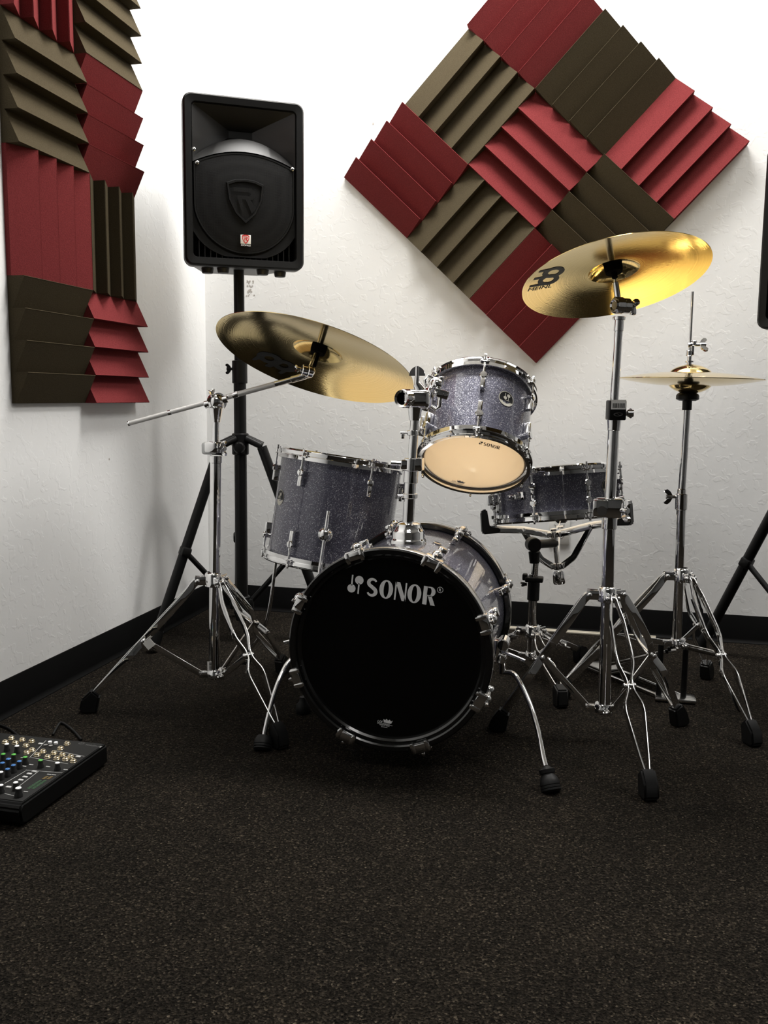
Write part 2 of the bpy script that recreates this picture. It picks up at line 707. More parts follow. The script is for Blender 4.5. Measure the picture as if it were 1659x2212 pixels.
# rubber cove base: flat face and a curved toe
cove = [(0, 0), (0.013, 0), (0.0125, 0.002), (0.006, 0.007), (0.0035, 0.014), (0.003, 0.090), (0.002, 0.0915), (0, 0.092)]
struct(MB().prism(cove, (0, 0, 0), (0, -1, 0), (0, 0, 1), (RX, 0, 0)).build('baseboard_back', 'baseboard'))
struct(MB().prism(cove, (0, 0, 0), (1, 0, 0), (0, 0, 1), (0, RY, 0)).build('baseboard_left', 'baseboard'))
# pale strip of edging lying on the carpet along the back wall
t1 = MB()
t1.box((1.335, -0.030, 0.004), (0.56, 0.020, 0.008), bevel=0.002)
t1.box((1.335, -0.030, 0.009), (0.56, 0.006, 0.003), bevel=0.001)
struct(t1.build('trim_1', 'trim'))

# power outlet plate behind the snare drum
pl = thing('outlet_plate', 'white wall outlet plate low on the back wall behind the snare stand', 'outlet', (1.285, 0, 0.30))
MB().box((1.285, -0.003, 0.358), (0.070, 0.006, 0.115), bevel=0.002).build('cover', 'wall_plate', pl)
for zz in (0.338, 0.378):
    r_ = MB()
    r_.prism([(-0.017, -0.008), (-0.009, -0.0145), (0.009, -0.0145), (0.017, -0.008), (0.017, 0.008), (0.009, 0.0145), (-0.009, 0.0145), (-0.017, 0.008)], (1.285, -0.006, zz), (1, 0, 0), (0, 0, 1), (0, -0.0015, 0))
    r_.build('receptacle', 'wall_plate', pl)
sc_ = MB().tube((1.285, -0.006, 0.358), (1.285, -0.0075, 0.358), 0.0035, n=12)
sc_.build('screw', 'satin_chrome', pl)

# scuff marks on the back wall beside the speaker pole
st = MB()
for k in range(26):
    x, y = 540 + random.uniform(-7, 7), random.uniform(606, 644)
    if y > 634:
        x = 540 + random.uniform(-9, 10)
    p = on_y(x, y, -0.0006)
    st.lathe([(0, 0), (random.uniform(0.0015, 0.004), 0)], p, (random.uniform(-.1, .1), -1, random.uniform(-.1, .1)), 7)
so_ = st.build('wall_scuff', 'stain', smooth=0)
solo(so_, 'grey scuff marks on the white wall right of the speaker pole', 'scuff mark')
for x, y, lab in ((806, 267, 'tiny dark speck on the bare back wall left of the foam diamond'), (236, 992, 'tiny dark speck on the left wall below the boom arm end')):
    st = MB()
    p = on_y(x, y, -0.0006) if x > 440 else CAM + ray(x, y) * ((0.0006 - CAM.x) / ray(x, y).x)
    st.lathe([(0, 0), (0.0035, 0)], p, (0, -1, 0) if x > 440 else (1, 0, 0), 7)
    solo(st.build('wall_speck', 'stain', smooth=0), lab, 'wall mark')

# ------------------------------------------------------------------ acoustic foam
PS = 0.3048
PT, PB = 0.0479, 0.0120


def foam_mesh(m):
    mb = MB()
    poly = [(-PS / 2, 0)]
    for k in range(4):
        x0, x1 = -PS / 2 + k * PS / 4, -PS / 2 + (k + 1) * PS / 4
        poly += [(x0, PB), (x1 - 0.0034, PT - 0.0015), (x1 - 0.0012, PT), (x1, PT - 0.0020)]
    poly.append((PS / 2, 0))
    mb.prism(poly, (0, -PS / 2 + 0.0004, 0), (1, 0, 0), (0, 0, 1), (0, PS - 0.0008, 0))
    o = mb.build('foam_panel', m, smooth=0)
    me = o.data
    bpy.data.objects.remove(o)
    return me


FOAM = {'red': foam_mesh('red_foam'), 'charcoal': foam_mesh('charcoal_foam')}


def foam(colr, centre, stack, normal, label, group):
    o = bpy.data.objects.new('foam_panel', FOAM[colr])
    COL.objects.link(o)
    z = V(normal)
    x = V(stack).normalized()
    y = z.cross(x)
    c = V(centre) + z * 0.0005
    o.matrix_world = Matrix(((x.x, y.x, z.x, c.x), (x.y, y.y, z.y, c.y), (x.z, y.z, z.z, c.z), (0, 0, 0, 1)))
    return tag(o, label, 'foam panel', group)


TH = 0.8187
GX, GZ = 1.1677, 1.5551
DU = V((math.cos(TH), 0, math.sin(TH)))
DV = V((math.sin(TH), 0, -math.cos(TH)))
GB = 'wedge foam panels of the diamond on the back wall'
for i, j, c, sdir, lab in (
    (0, 0, 'red', DU, 'dark red wedge foam panel at the left corner of the diamond'),
    (1, 0, 'charcoal', DV, 'taupe-grey wedge foam panel on the upper left edge of the diamond'),
    (2, 0, 'red', -DV, 'crimson wedge foam panel at the top corner of the diamond, cut by the frame'),
    (0, 1, 'charcoal', DV, 'taupe-grey wedge foam panel on the lower left edge of the diamond'),
    (1, 1, 'red', -DU, 'bright red wedge foam panel in the middle of the diamond'),
    (2, 1, 'charcoal', -DV, 'black wedge foam panel on the upper right edge of the diamond'),
    (0, 2, 'red', -DV, 'dark red wedge foam panel at the bottom corner of the diamond, above the rack tom'),
    (1, 2, 'charcoal', DU, 'black wedge foam panel on the lower right edge of the diamond, behind the raised cymbal'),
    (2, 2, 'red', DV, 'bright red wedge foam panel at the right corner of the diamond'),
):
    c0 = V((GX, 0, GZ)) + (i - 1) * PS * DU + (j - 1) * PS * DV
    foam(c, c0, sdir, (0, -1, 0), lab, GB)
LY, LZ = -1.1359, 0.7662
GL = 'wedge foam panels in two columns on the left wall'
UP, AW = V((0, 0, 1)), V((0, 1, 0))
for c_, r_, c, sdir, lab in (
    (0, 0, 'charcoal', UP, 'black wedge foam panel at the foot of the left column on the left wall'),
    (0, 1, 'red', AW, 'red wedge foam panel with upright ridges, second from bottom in the left column'),
    (0, 2, 'charcoal', -UP, 'taupe-grey wedge foam panel, third from bottom in the left column of the left wall'),
    (0, 3, 'red', -AW, 'red wedge foam panel with upright ridges at the top of the left column'),
    (1, 0, 'red', -UP, 'bright red wedge foam panel at the foot of the right column on the left wall'),
    (1, 1, 'charcoal', -AW, 'black wedge foam panel with upright ridges in the right column of the left wall'),
    (1, 2, 'red', UP, 'dark red wedge foam panel, third from bottom in the right column of the left wall'),
    (1, 3, 'charcoal', -UP, 'taupe-grey wedge foam panel at the top of the right column on the left wall'),
):
    foam(c, (0, LY + (c_ + 0.5) * PS, LZ + (r_ + 0.5) * PS), sdir, (1, 0, 0), lab, GL)

# ------------------------------------------------------------------ small hardware


def wing(mb, p, axis, size=0.03, up=(0, 0, 1), stem=0.012, r=0.006):
    """wing screw standing along axis with two flat lobes spread along up"""
    p, a = V(p), V(axis).normalized()
    u_ = V(up) - a * V(up).dot(a)
    u_.normalize()
    s = a.cross(u_)
    mb.tube(p, p + a * stem, r * 0.75, n=14)
    q = p + a * stem
    mb.tube(q, q + a * size * 0.42, r, n=14, bevel=0.0008)
    poly = [(-0.2, -0.05), (0.2, -0.05), (0.6, 0.12), (0.92, 0.42), (0.86, 0.66), (0.6, 0.72), (0.3, 0.46), (0, 0.40), (-0.3, 0.46), (-0.6, 0.72), (-0.86, 0.66), (-0.92, 0.42), (-0.6, 0.12)]
    poly = [(x * size * 0.6, y * size * 0.75) for x, y in poly]
    mb.prism(poly, q - s * size * 0.09, u_, a, s * size * 0.18)


def lerp_path(pts, n=8):
    """smooth curve through points (Catmull-Rom)"""
    P = [V(p) for p in pts]
    P = [P[0] * 2 - P[1]] + P + [P[-1] * 2 - P[-2]]
    out = []
    for i in range(1, len(P) - 2):
        for k in range(n):
            t = k / n
            a, b, c, d = P[i - 1], P[i], P[i + 1], P[i + 2]
            out.append(0.5 * ((2 * b) + (c - a) * t + (2 * a - 5 * b + 4 * c - d) * t * t + (3 * b - a - 3 * c + d) * t ** 3))
    out.append(P[-2])
    return out


def tripod(root, base, zh, zl, feet, wide=0.018, tall=0.018, out=0.060, drop=0.030, pinch=0.47, hub_r=0.021, m='chrome', foot=(0.030, 0.050, 0.036)):
    """double-braced chrome legs with rubber feet, collar hub and lower struts. base: (x, y)"""
    bx, by = base
    hb = MB()
    hb.lathe([(hub_r * 0.8, -0.020), (hub_r, -0.018), (hub_r, 0.012), (hub_r * 0.86, 0.016), (hub_r * 0.7, 0.017)], (bx, by, zh), (0, 0, 1), 28)
    lo = MB()
    lo.lathe([(0, -0.012), (0.016, -0.012), (0.0195, -0.008), (0.0195, 0.008), (0.0165, 0.012), (0.0, 0.012)], (bx, by, zl), (0, 0, 1), 28)
    legs = []
    for fx, fy in feet:
        d = V((fx - bx, fy - by, 0))
        rf = d.length
        d.normalize()
        s = V((-d.y, d.x, 0))

        def P(r, z, off=0.0):
            return V((bx, by, z)) + d * r + s * off
        # ears on hub and lower collar
        for e in (-1, 1):
            hb.box(P(hub_r + 0.010, zh - 0.004, e * 0.008), (0.030, 0.004, 0.022), axes=(d, s, V((0, 0, 1))), bevel=0.0015)
            lo.box(P(0.028, zl - 0.001, e * 0.006), (0.022, 0.003, 0.015), axes=(d, s, V((0, 0, 1))), bevel=0.001)
        hb.tube(P(hub_r + 0.018, zh - 0.004, -0.013), P(hub_r + 0.018, zh - 0.004, 0.013), 0.005, n=14)
        hb.ball(P(hub_r + 0.018, zh - 0.004, -0.014), 0.0058, 12, axis=s, squash=0.6)
        hb.ball(P(hub_r + 0.018, zh - 0.004, 0.014), 0.0058, 12, axis=s, squash=0.6)
        lo.tube(P(0.033, zl - 0.001, -0.010), P(0.033, zl - 0.001, 0.010), 0.004, n=12)
        r0, z0 = hub_r + 0.014, zh - 0.003
        r1, z1 = out, zh - drop
        r2, z2 = rf - 0.004, 0.040

        def Q(t, off):
            return P(r1 + (r2 - r1) * t, z1 + (z2 - z1) * t, off)
        w1, w0 = wide, 0.0055
        lg = MB()
        for e in (-1, 1):
            pts = [P(r0, z0, e * w0), P(r0 + (r1 - r0) * 0.5, z0 - (z0 - z1) * 0.30, e * w0 * 1.1),
                   P(r1 - 0.004, z1 + 0.006, e * (w0 * 1.6)), Q(0.06, e * w1 * 0.8), Q(pinch - 0.20, e * w1), Q(pinch - 0.13, e * w1 * 0.92), Q(pinch - 0.03, e * 0.0055),
                   Q(pinch + 0.03, e * 0.0055), Q(pinch + 0.11, e * w1 * 1.0), Q(pinch + 0.16, e * w1 * 1.1), Q(0.90, e * 0.0085), Q(1.0, e * 0.0032)]
            lg.strip(pts, s, 0.0032, tall)
        q = Q(pinch, 0)
        lg.tube(q - s * 0.011, q + s * 0.011, 0.0045, n=14)
        lg.ball(q - s * 0.011, 0.0062, 12, axis=s, squash=0.6)
        lg.ball(q + s * 0.011, 0.0062, 12, axis=s, squash=0.6)
        lo_ = lg.build('leg', m, root)
        legs.append(lo_)
        # rubber foot: tapered block along the leg
        ax = (Q(1, 0) - Q(0, 0)).normalized()
        up = ax.cross(s)
        if up.z < 0:
            up = -up
        fm = MB()
        c = P(rf, 0.0, 0)
        w_, l_, h_ = foot
        er, ez = r2, z2
        ar, az = ax.dot(d), ax.z
        ur, uz = -az, ar
        poly = [(er - ar * 0.014 + ur * 0.013, ez - az * 0.014 + uz * 0.013), (er - ar * 0.014 - ur * 0.013, ez - az * 0.014 - uz * 0.013),
                (er - 0.010, 0.0), (er + 0.024, 0.0), (er + 0.032, 0.008), (er + ar * 0.020 + ur * 0.016, ez + az * 0.020 + uz * 0.016)]
        fm.prism(poly, V((bx, by, 0)) - s * w_ / 2, d, (0, 0, 1), s * w_)
        bmesh.ops.bevel(fm.bm, geom=list(fm.bm.edges), offset=0.004, segments=2, affect='EDGES')
        fm.build('rubber_foot', 'rubber', lo_)
        # strut to the lower collar
        br = MB()
        br.strip([P(0.033, zl - 0.001), Q(pinch, 0)], s, 0.003, 0.016)
        br.build('strut', m, root)
    hb.build('leg_hub', m, root)
    lo.build('lower_collar', m, root)
    return legs


def sticker(mb_w, mb_k, o, ux, uy, w, h, bars=9, seed=3):
    """paper label with a row of dark bars"""
    o, ux, uy = V(o), V(ux).normalized(), V(uy).normalized()
    n = ux.cross(uy)
    mb_w.add([o - ux * w / 2 - uy * h / 2, o + ux * w / 2 - uy * h / 2, o + ux * w / 2 + uy * h / 2, o - ux * w / 2 + uy * h / 2], [(0, 1, 2, 3)])
    rnd = random.Random(seed)
    x = -0.40
    while x < 0.40:
        bw = rnd.choice((0.02, 0.035, 0.05))
        a = o + n * 0.0004
        mb_k.add([a + ux * w * x - uy * h * 0.36, a + ux * w * (x + bw) - uy * h * 0.36, a + ux * w * (x + bw) + uy * h * 0.14, a + ux * w * x + uy * h * 0.14], [(0, 1, 2, 3)])
        x += bw + rnd.choice((0.025, 0.04))


# ------------------------------------------------------------------ drums


def toward_cam(p, n):
    n = V(n).normalized()
    e = CAM - V(p)
    e -= n * e.dot(n)
    return e.normalized()


class Drum:
    """upright-ish drum; h runs along n from the lower rim (0) to the upper rim (L)"""

    def __init__(self, root, c, n, R, L, Rh, head_top, head_bottom, lugs, lug_style='tom', hoop_h=0.026):
        self.c, self.n, self.R, self.L, self.Rh = V(c), V(n).normalized(), R, L, Rh
        self.e1 = toward_cam(c, n)
        self.e2 = self.n.cross(self.e1)
        self.root = root
        c, n = self.c, self.n
        sh = MB().lathe([(R, 0.014), (R, L - 0.014), (R - 0.006, L - 0.012), (R - 0.006, 0.012)], c, n, 96, closed=True)
        self.shell = sh.build('shell', 'sparkle', root)
        MB().lathe([(R - 0.0065, 0.014), (R - 0.0065, L - 0.014)], c, n, 64).build('inner_ply', 'wood', self.shell)

        def hoop(h0, s):
            # s = +1: rim up, -1: rim down
            p = [(Rh - 0.0125, 0.0), (Rh - 0.004, 0.0006), (Rh - 0.0022, -0.0022), (Rh - 0.0065, -0.0042), (Rh - 0.0078, -0.0125),
                 (Rh - 0.0060, -0.0150), (Rh, -0.0165), (Rh + 0.0004, -hoop_h), (Rh - 0.0025, -hoop_h - 0.0006), (Rh - 0.0115, -0.0185), (Rh - 0.0125, -0.0165)]
            return [(r, h0 + s * z) for r, z in p]
        MB().lathe(hoop(L, 1), c, n, 112, closed=True).build('top_hoop', 'chrome', root)
        MB().lathe(hoop(0, -1), c, n, 112, closed=True).build('bottom_hoop', 'chrome', root)
        rt = Rh - 0.0125

        def head(h0, s):
            return [(0, h0), (R - 0.010, h0), (R - 0.002, h0 - s * 0.003), (rt, h0 - s * 0.008)]
        MB().lathe(head(L - 0.009, 1), c, n, 96).build('top_head', head_top, root)
        self.bh = MB().lathe(head(0.009, -1), c, n, 96).build('bottom_head', head_bottom, root)
        for a in lugs:
            a = math.radians(a)
            for end in ((0, 1) if lug_style != 'snare' else (0, 1)):
                self.lug(a, end, lug_style)

    def pt(self, a, r, h):
        return self.c + (self.e1 * math.cos(a) + self.e2 * math.sin(a)) * r + self.n * h

    def rad(self, a):
        return self.e1 * math.cos(a) + self.e2 * math.sin(a)

    def lug(self, a, end, style):
        R, L, Rh = self.R, self.L, self.Rh
        h = (lambda x: x) if end == 0 else (lambda x: L - x)
        rd, sd = self.rad(a), self.rad(a + PI / 2)
        mb = MB()
        if style == 'snare':
            hp, hb0, hb1 = 0.052, 0.052, L / 2
        else:
            hp, hb0, hb1 = 0.058, 0.060, 0.094
        # round post standing off the shell
        mb.lathe([(0, 0), (0.0075, 0), (0.0075, 0.010), (0.0095, 0.013), (0.0098, 0.019), (0.008, 0.0215), (0, 0.0222)], self.pt(a, R - 0.001, h(hp)), rd, 24)
        # flat bar running on towards the middle of the shell
        p0, p1 = self.pt(a, R + 0.0095, h(hb0)), self.pt(a, R + 0.0095, h(hb1))
        mb.box((p0 + p1) / 2, (0.0115, 0.018, (p1 - p0).length), axes=(sd, rd, self.n), bevel=0.0022)
        lo = mb.build('lug', 'chrome', self.root)
        rod = MB()
        rr = R + 0.0148
        rod.tube(self.pt(a, rr, h(hp - 0.006)), self.pt(a, rr, h(0.002)), 0.0028, n=10)
        rod.tube(self.pt(a, rr, h(hp - 0.004)), self.pt(a, rr, h(hp - 0.016)), 0.0042, n=12)
        rod.tube(self.pt(a, rr, h(0.014)), self.pt(a, rr, h(0.007)), 0.0058, n=14)
        rod.box(self.pt(a, rr, h(0.001)), (0.0055, 0.0055, 0.012), axes=(sd, rd, self.n), bevel=0.0008)
        rod.box(self.pt(a, rr - 0.004, h(0.0175)), (0.022, 0.017, 0.0045), axes=(sd, rd, self.n), bevel=0.0018)
        rod.build('tension_rod', 'chrome', lo)

    def wrap(self, a0, h0, lift=0.0012):
        return lambda x, y: self.pt(a0 + x / self.R, self.R + lift, h0 + y)

    def badge(self, a_deg, h0, r=0.021, tilt=0.0):
        a = math.radians(a_deg)
        mb = MB()
        put(mb, fill([ell(0, 0, r, r)]), self.wrap(a, h0, 0.0010))
        bd = mb.build('badge', 'badge_silver', self.root)
        k = MB()
        top = [(r * 0.9 * math.cos(math.radians(t)), r * 0.9 * math.sin(math.radians(t))) for t in range(-18, 199, 9)]
        put(k, fill([top]), self.wrap(a, h0, 0.0016))
        k.build('badge_field', 'print_black', bd)
        g = MB()
        s = r / 21.0
        for lp in (ell(-4, 1, 4.6, 4.6), [(-4.7, 4), (-3.3, 4), (-3.3, 14), (-4.7, 14)], ell(5, 9, 4.6, 4.6), [(4.3, -4), (5.7, -4), (5.7, 6), (4.3, 6)], [(-5, -6), (8, -6), (8, -4.6), (-5, -4.6)]):
            put(g, fill([[(x * s, y * s) for x, y in lp]]), self.wrap(a, h0, 0.0022))
        g.build('badge_mallets', 'badge_silver', bd)
        return bd


# ---- rack tom
tc = V((1.10503, -0.91129, 0.62700))
tn = V((-0.00067, 0.7111, 1)).normalized()
tom = thing('rack_tom', 'small grey sparkle tom tilted on the post above the bass drum, cream head showing', 'drum', tc)
TOM = Drum(tom, tc, tn, 0.127, 0.2263, 0.141, 'head_white', 'head_cream', [0, 60, 120, 180, 240, 300])
TOM.badge(28, 0.128, 0.0205)
# lug bolts seen through the lower head
bo = MB()
for a in (0, 60, 120, 180, 240, 300):
    for h in (0.058, 0.168):
        q = TOM.pt(math.radians(a), 0.1205, h)
        bo.tube(q, q - TOM.rad(math.radians(a)) * 0.004, 0.0075, n=14)
bo.build('lug_bolts', 'satin_chrome', TOM.shell)


def tom_print(px, py, ux_px, uy_px):
    """printing on the lower head, laid along photo directions on the head plane"""
    pl_o = tc + tn * 0.0087

    def hit(x, y):
        d = ray(x, y)
        return CAM + d * ((pl_o - CAM).dot(tn) / d.dot(tn))
    return lambda x, y: hit(px + x * ux_px[0] + y * uy_px[0], py + x * ux_px[1] + y * uy_px[1])


mb = MB()
for s_ in SONOR_BARE:
    put(mb, s_, tom_print(1043.5, 962.0, (0.0565, 0.0145), (0.012, -0.041)))
mb.build('lettering', 'print_black', TOM.bh, smooth=0)
mb = MB()
for s_ in crown_marks():
    put(mb, s_, tom_print(973.5, 1043.0, (0.046, 0.012), (0.010, -0.030)))
mb.build('maker_crown', 'print_grey', TOM.bh, smooth=0)

# ---- floor tom
fn = V((0.1219, 0.1019, 1)).normalized()
fL = 0.3036
fc = V((0.72053, -0.71133, 0.63013)) - fn * fL
ft = thing('floor_tom', 'large grey sparkle floor tom leaning on three legs behind the bass drum', 'drum', (fc.x, fc.y, 0))
FT = Drum(ft, fc, fn, 0.165, fL, 0.179, 'head_white', 'head_white', [-34, 26, 86, 146, -154, -94])
FT.badge(-64, 0.170, 0.021)


def leg_bracket(D, a_deg, h):
    a = math.radians(a_deg)
    rd, sd = D.rad(a), D.rad(a + PI / 2)
    b_ = MB()
    b_.ball(D.pt(a, D.R + 0.008, h), 0.0205, 28, axis=rd, squash=0.8)
    b_.lathe([(0, 0), (0.0058, 0), (0.0058, 0.006), (0, 0.006)], D.pt(a + 0.03, D.R + 0.022, h - 0.004), rd, 16)
    return b_


for a_, h_, foot in ((-5, 0.098, (0.701, -1.002)), (-126, 0.105, (0.400, -0.640)), (115, 0.10, (1.02, -0.46))):
    a = math.radians(a_)
    top = FT.pt(a, FT.R + 0.016, h_ + 0.062)
    mid = FT.pt(a, FT.R + 0.016, h_ - 0.09)
    fp = V((foot[0], foot[1], 0))
    knee = mid.lerp(fp, 0.62)
    knee = V((knee.x * 0.55 + mid.x * 0.45, knee.y * 0.55 + mid.y * 0.45, knee.z))
    pts = [top, FT.pt(a, FT.R + 0.016, h_), mid] + lerp_path([mid, knee, V((fp.x, fp.y, 0.018))], 6)[1:]
    lg = MB().path(pts, 0.0050, 12).build('leg', 'chrome', ft)
    MB().lathe([(0, 0), (0.017, 0), (0.019, 0.006), (0.017, 0.022), (0.010, 0.030), (0.0085, 0.042), (0.0, 0.042)], fp, (0, 0, 1), 20).build('rubber_foot', 'rubber', lg)
    b_ = leg_bracket(FT, a_, h_)
    if a_ == -126:
        wing(b_, FT.pt(a, FT.R + 0.022, h_ + 0.02), FT.rad(a), 0.03, up=FT.n)
    b_.build('leg_bracket', 'chrome', ft)

# ---- snare drum
sn = V((-0.10939, 0.12537, 1)).normalized()
sL = 0.1498
s_c = V((1.27657, -0.43796, 0.58953)) - sn * sL
sd_ = thing('snare_drum', 'shallow grey sparkle snare drum held in the chrome basket stand', 'drum', s_c)
SN = Drum(sd_, s_c, sn, 0.178, sL, 0.192, 'head_white', 'head_white', [-18 + 45 * k for k in range(8)], 'snare')
SN.badge(52, 0.085, 0.020)
# strainer lever and plate at the left
st_ = MB()
a = math.radians(-58)
rd, sdv = SN.rad(a), SN.rad(a + PI / 2)
st_.box(SN.pt(a, SN.R + 0.008, 0.075), (0.030, 0.016, 0.085), axes=(sdv, rd, SN.n), bevel=0.003)
st_.box(SN.pt(a - 0.02, SN.R + 0.026, 0.070), (0.018, 0.028, 0.030), axes=(sdv, rd, SN.n), bevel=0.003)
st_.tube(SN.pt(a - 0.1, SN.R + 0.020, 0.045), SN.pt(a - 0.1, SN.R + 0.020, 0.098), 0.0055, n=14)
st_.build('snare_strainer', 'chrome', sd_)
st_ = MB()
a2 = math.radians(-38)
st_.box(SN.pt(a2, SN.R + 0.010, 0.072), (0.030, 0.010, 0.016), axes=(SN.rad(a2 + PI / 2), SN.rad(a2), SN.n), bevel=0.002)
for q in (-0.03, 0.03):
    st_.tube(SN.pt(a2 + q, SN.R + 0.014, 0.072), SN.pt(a2 + q, SN.R + 0.022, 0.072), 0.004, n=12)
st_.box(SN.pt(a2 + 0.13, SN.R + 0.004, 0.075), (0.020, 0.004, 0.022), axes=(SN.rad(a2 + PI / 2 + 0.13), SN.rad(a2 + 0.13), SN.n), bevel=0.0015)
st_.build('throw_off_plate', 'chrome', sd_)

# ---- bass drum (axis runs straight into the room)
BC = V((0.98446, -1.29393, 0.26170))
BL = 0.4327
bd = thing('bass_drum', 'grey sparkle bass drum with white lettering on its glossy black front head', 'drum', (BC.x, BC.y + BL / 2, 0))


def bp(a_deg, r, h):
    """a clockwise from the top as seen from the front; h: 0 at the front rim, growing to the back"""
    a = math.radians(a_deg)
    return V((BC.x + r * math.sin(a), BC.y + h, BC.z + r * math.cos(a)))


def brad(a_deg):
    a = math.radians(a_deg)
    return V((math.sin(a), 0, math.cos(a)))


AX = V((0, 1, 0))
bs = MB().lathe([(0.2035, 0.020), (0.2035, BL - 0.020), (0.197, BL - 0.020), (0.197, 0.020)], BC, AX, 128, closed=True).build('shell', 'sparkle', bd)


def bhoop(h0, h1):
    return [(0.2045, h0 + 0.003), (0.2075, h0), (0.2165, h0), (0.2195, h0 + 0.003), (0.2195, h1 - 0.003), (0.2170, h1), (0.2075, h1), (0.2045, h1 - 0.003)]


for nm, h0, h1 in (('front_hoop', 0.0, 0.040), ('back_hoop', BL - 0.040, BL)):
    hp = MB().lathe(bhoop(h0, h1), BC, AX, 144, closed=True).build(nm, 'hoop_black', bd)
    MB().lathe([(0.2192, h0 + 0.007), (0.2199, h0 + 0.008), (0.2199, h1 - 0.008), (0.2192, h1 - 0.007)], BC, AX, 144).build('hoop_inlay', 'satin_chrome', hp)
fh = MB().lathe([(0, 0.0150), (0.186, 0.0150), (0.193, 0.0145), (0.199, 0.011), (0.2045, 0.010)], BC, AX, 128).build('front_head', 'head_black', bd)
MB().lathe([(0.1945, 0.0125), (0.1985, 0.0085), (0.2045, 0.0085)], BC, AX, 128).build('head_collar', 'hoop_black', fh)
MB().lathe([(0, BL - 0.015), (0.199, BL - 0.013), (0.2045, BL - 0.010)], BC, AX, 96).build('back_head', 'head_black', bd)
# front lettering: measured off the photo in units of 0.2364 mm, leaning 5 degrees clockwise
U = 0.2364e-3
ca, sa = math.cos(math.radians(5.2)), math.sin(math.radians(5.2))


def bprint(X, Y, k=1.0):
    def fn_(x, y):
        xx = X + (x * ca + y * sa) * k
        yy = Y + (x * sa - y * ca) * k
        return V((BC.x + (xx - 510) * U, BC.y + 0.0143, BC.z - (yy - 1268) * U))
    return fn_


mb = MB()
for s_ in SONOR_FULL:
    put(mb, s_, bprint(286, 783))
mb.build('lettering', 'print_white', fh, smooth=0)
mb = MB()
for s_ in crown_marks():
    put(mb, s_, bprint(400, 1975, 0.225))
mb.build('maker_crown', 'print_white', fh, smooth=0)
# claws, lugs and rods
for k in range(8):
    a_ = -20 + 45 * k
    for end in (0, 1):
        hh = (lambda x: x) if end == 0 else (lambda x: BL - x)
        rd = brad(a_)
        tg = brad(a_ + 90)
        cl = MB()
        cl.box(bp(a_, 0.2135, hh(-0.003)), (0.044, 0.018, 0.006), axes=(tg, rd, AX), bevel=0.002)
        cl.box(bp(a_, 0.2225, hh(0.016)), (0.040, 0.006, 0.040), axes=(tg, rd, AX), bevel=0.0025)
        cl.ball(bp(a_, 0.2260, hh(0.030)), 0.0125, 18, axis=rd, squash=0.9)
        for e in (-1, 1):
            cl.box(bp(a_ + e * 4.2, 0.2125, hh(-0.0035)), (0.009, 0.024, 0.009), axes=(tg, rd, AX), bevel=0.002)
        co = cl.build('hoop_claw', 'chrome', bd)
        rod = MB()
        rod.tube(bp(a_, 0.2300, hh(0.006)), bp(a_, 0.2280, hh(0.092)), 0.0030, n=10)
        rod.box(bp(a_, 0.2300, hh(0.004)), (0.0065, 0.0065, 0.012), axes=(tg, rd, AX), bevel=0.001)
        rod.build('tension_rod', 'chrome', co)
        lg = MB()
        lg.lathe([(0, 0), (0.0085, 0), (0.0085, 0.014), (0.011, 0.018), (0.011, 0.027), (0.009, 0.030), (0, 0.031)], bp(a_, 0.2030, hh(0.092)), rd, 22)
        lg.box(bp(a_, 0.2120, hh(0.112)), (0.014, 0.015, 0.040), axes=(tg, rd, AX), bevel=0.003)
        lg.build('lug', 'chrome', bd)
# spurs
for sgn, foot, path_px, zs in (
    (1, (1.3325, -1.3120), [(1086, 1452), (1108, 1455), (1125, 1478), (1146, 1525), (1162, 1578), (1173, 1632), (1179, 1655)], (2.015, 1.99, 1.965, 1.925, 1.89, 1.855, 1.84)),
    (-1, (0.6885, -1.2580), [(640, 1418), (622, 1432), (606, 1462), (592, 1500), (580, 1545), (572, 1580), (570, 1592)], (2.12, 2.11, 2.09, 2.07, 2.05, 2.035, 2.03)),
):
    pts = [spot(x, y, z) for (x, y), z in zip(path_px, zs)]
    sp = MB().path(lerp_path(pts, 6), 0.0056, 14).build('spur', 'chrome', bd)
    f0 = V((foot[0], foot[1], 0))
    top = pts[-1]
    axf = (top - f0)
    L_ = axf.length
    MB().lathe([(0, 0), (0.016, 0), (0.0205, 0.004), (0.0205, 0.007), (0.0192, 0.008), (0.0205, 0.009), (0.0205, 0.013), (0.0192, 0.014), (0.0205, 0.015), (0.0205, 0.020), (0.019, 0.026), (0.0145, 0.034),
               (0.0145, L_ * 0.62), (0.013, L_ * 0.70), (0.0155, L_ * 0.72), (0.0165, L_ * 0.86), (0.011, L_ * 0.92), (0.006, L_), (0, L_)], f0, axf, 28).build('rubber_foot', 'rubber', sp)
    ab = 96 if sgn > 0 else -96
    k_ = MB()
    k_.box(bp(ab, 0.2120, 0.165), (0.050, 0.018, 0.050), axes=(brad(ab + 90), brad(ab), AX), bevel=0.004)
    k_.tube(bp(ab - 4, 0.226, 0.140), bp(ab - 4, 0.226, 0.185), 0.0135, n=24, bevel=0.002)
    k_.tube(bp(ab + 4, 0.226, 0.140), bp(ab + 4, 0.226, 0.180), 0.0115, n=24, bevel=0.002)
    q = bp(ab, 0.226, 0.15)
    k_.path([q, (q + pts[0]) / 2, pts[0]], 0.0075, 14)
    k_.tube(q, q + V((sgn * 0.052, -0.02, -0.012)), 0.0038, n=12)
    k_.build('spur_bracket', 'chrome', bd)
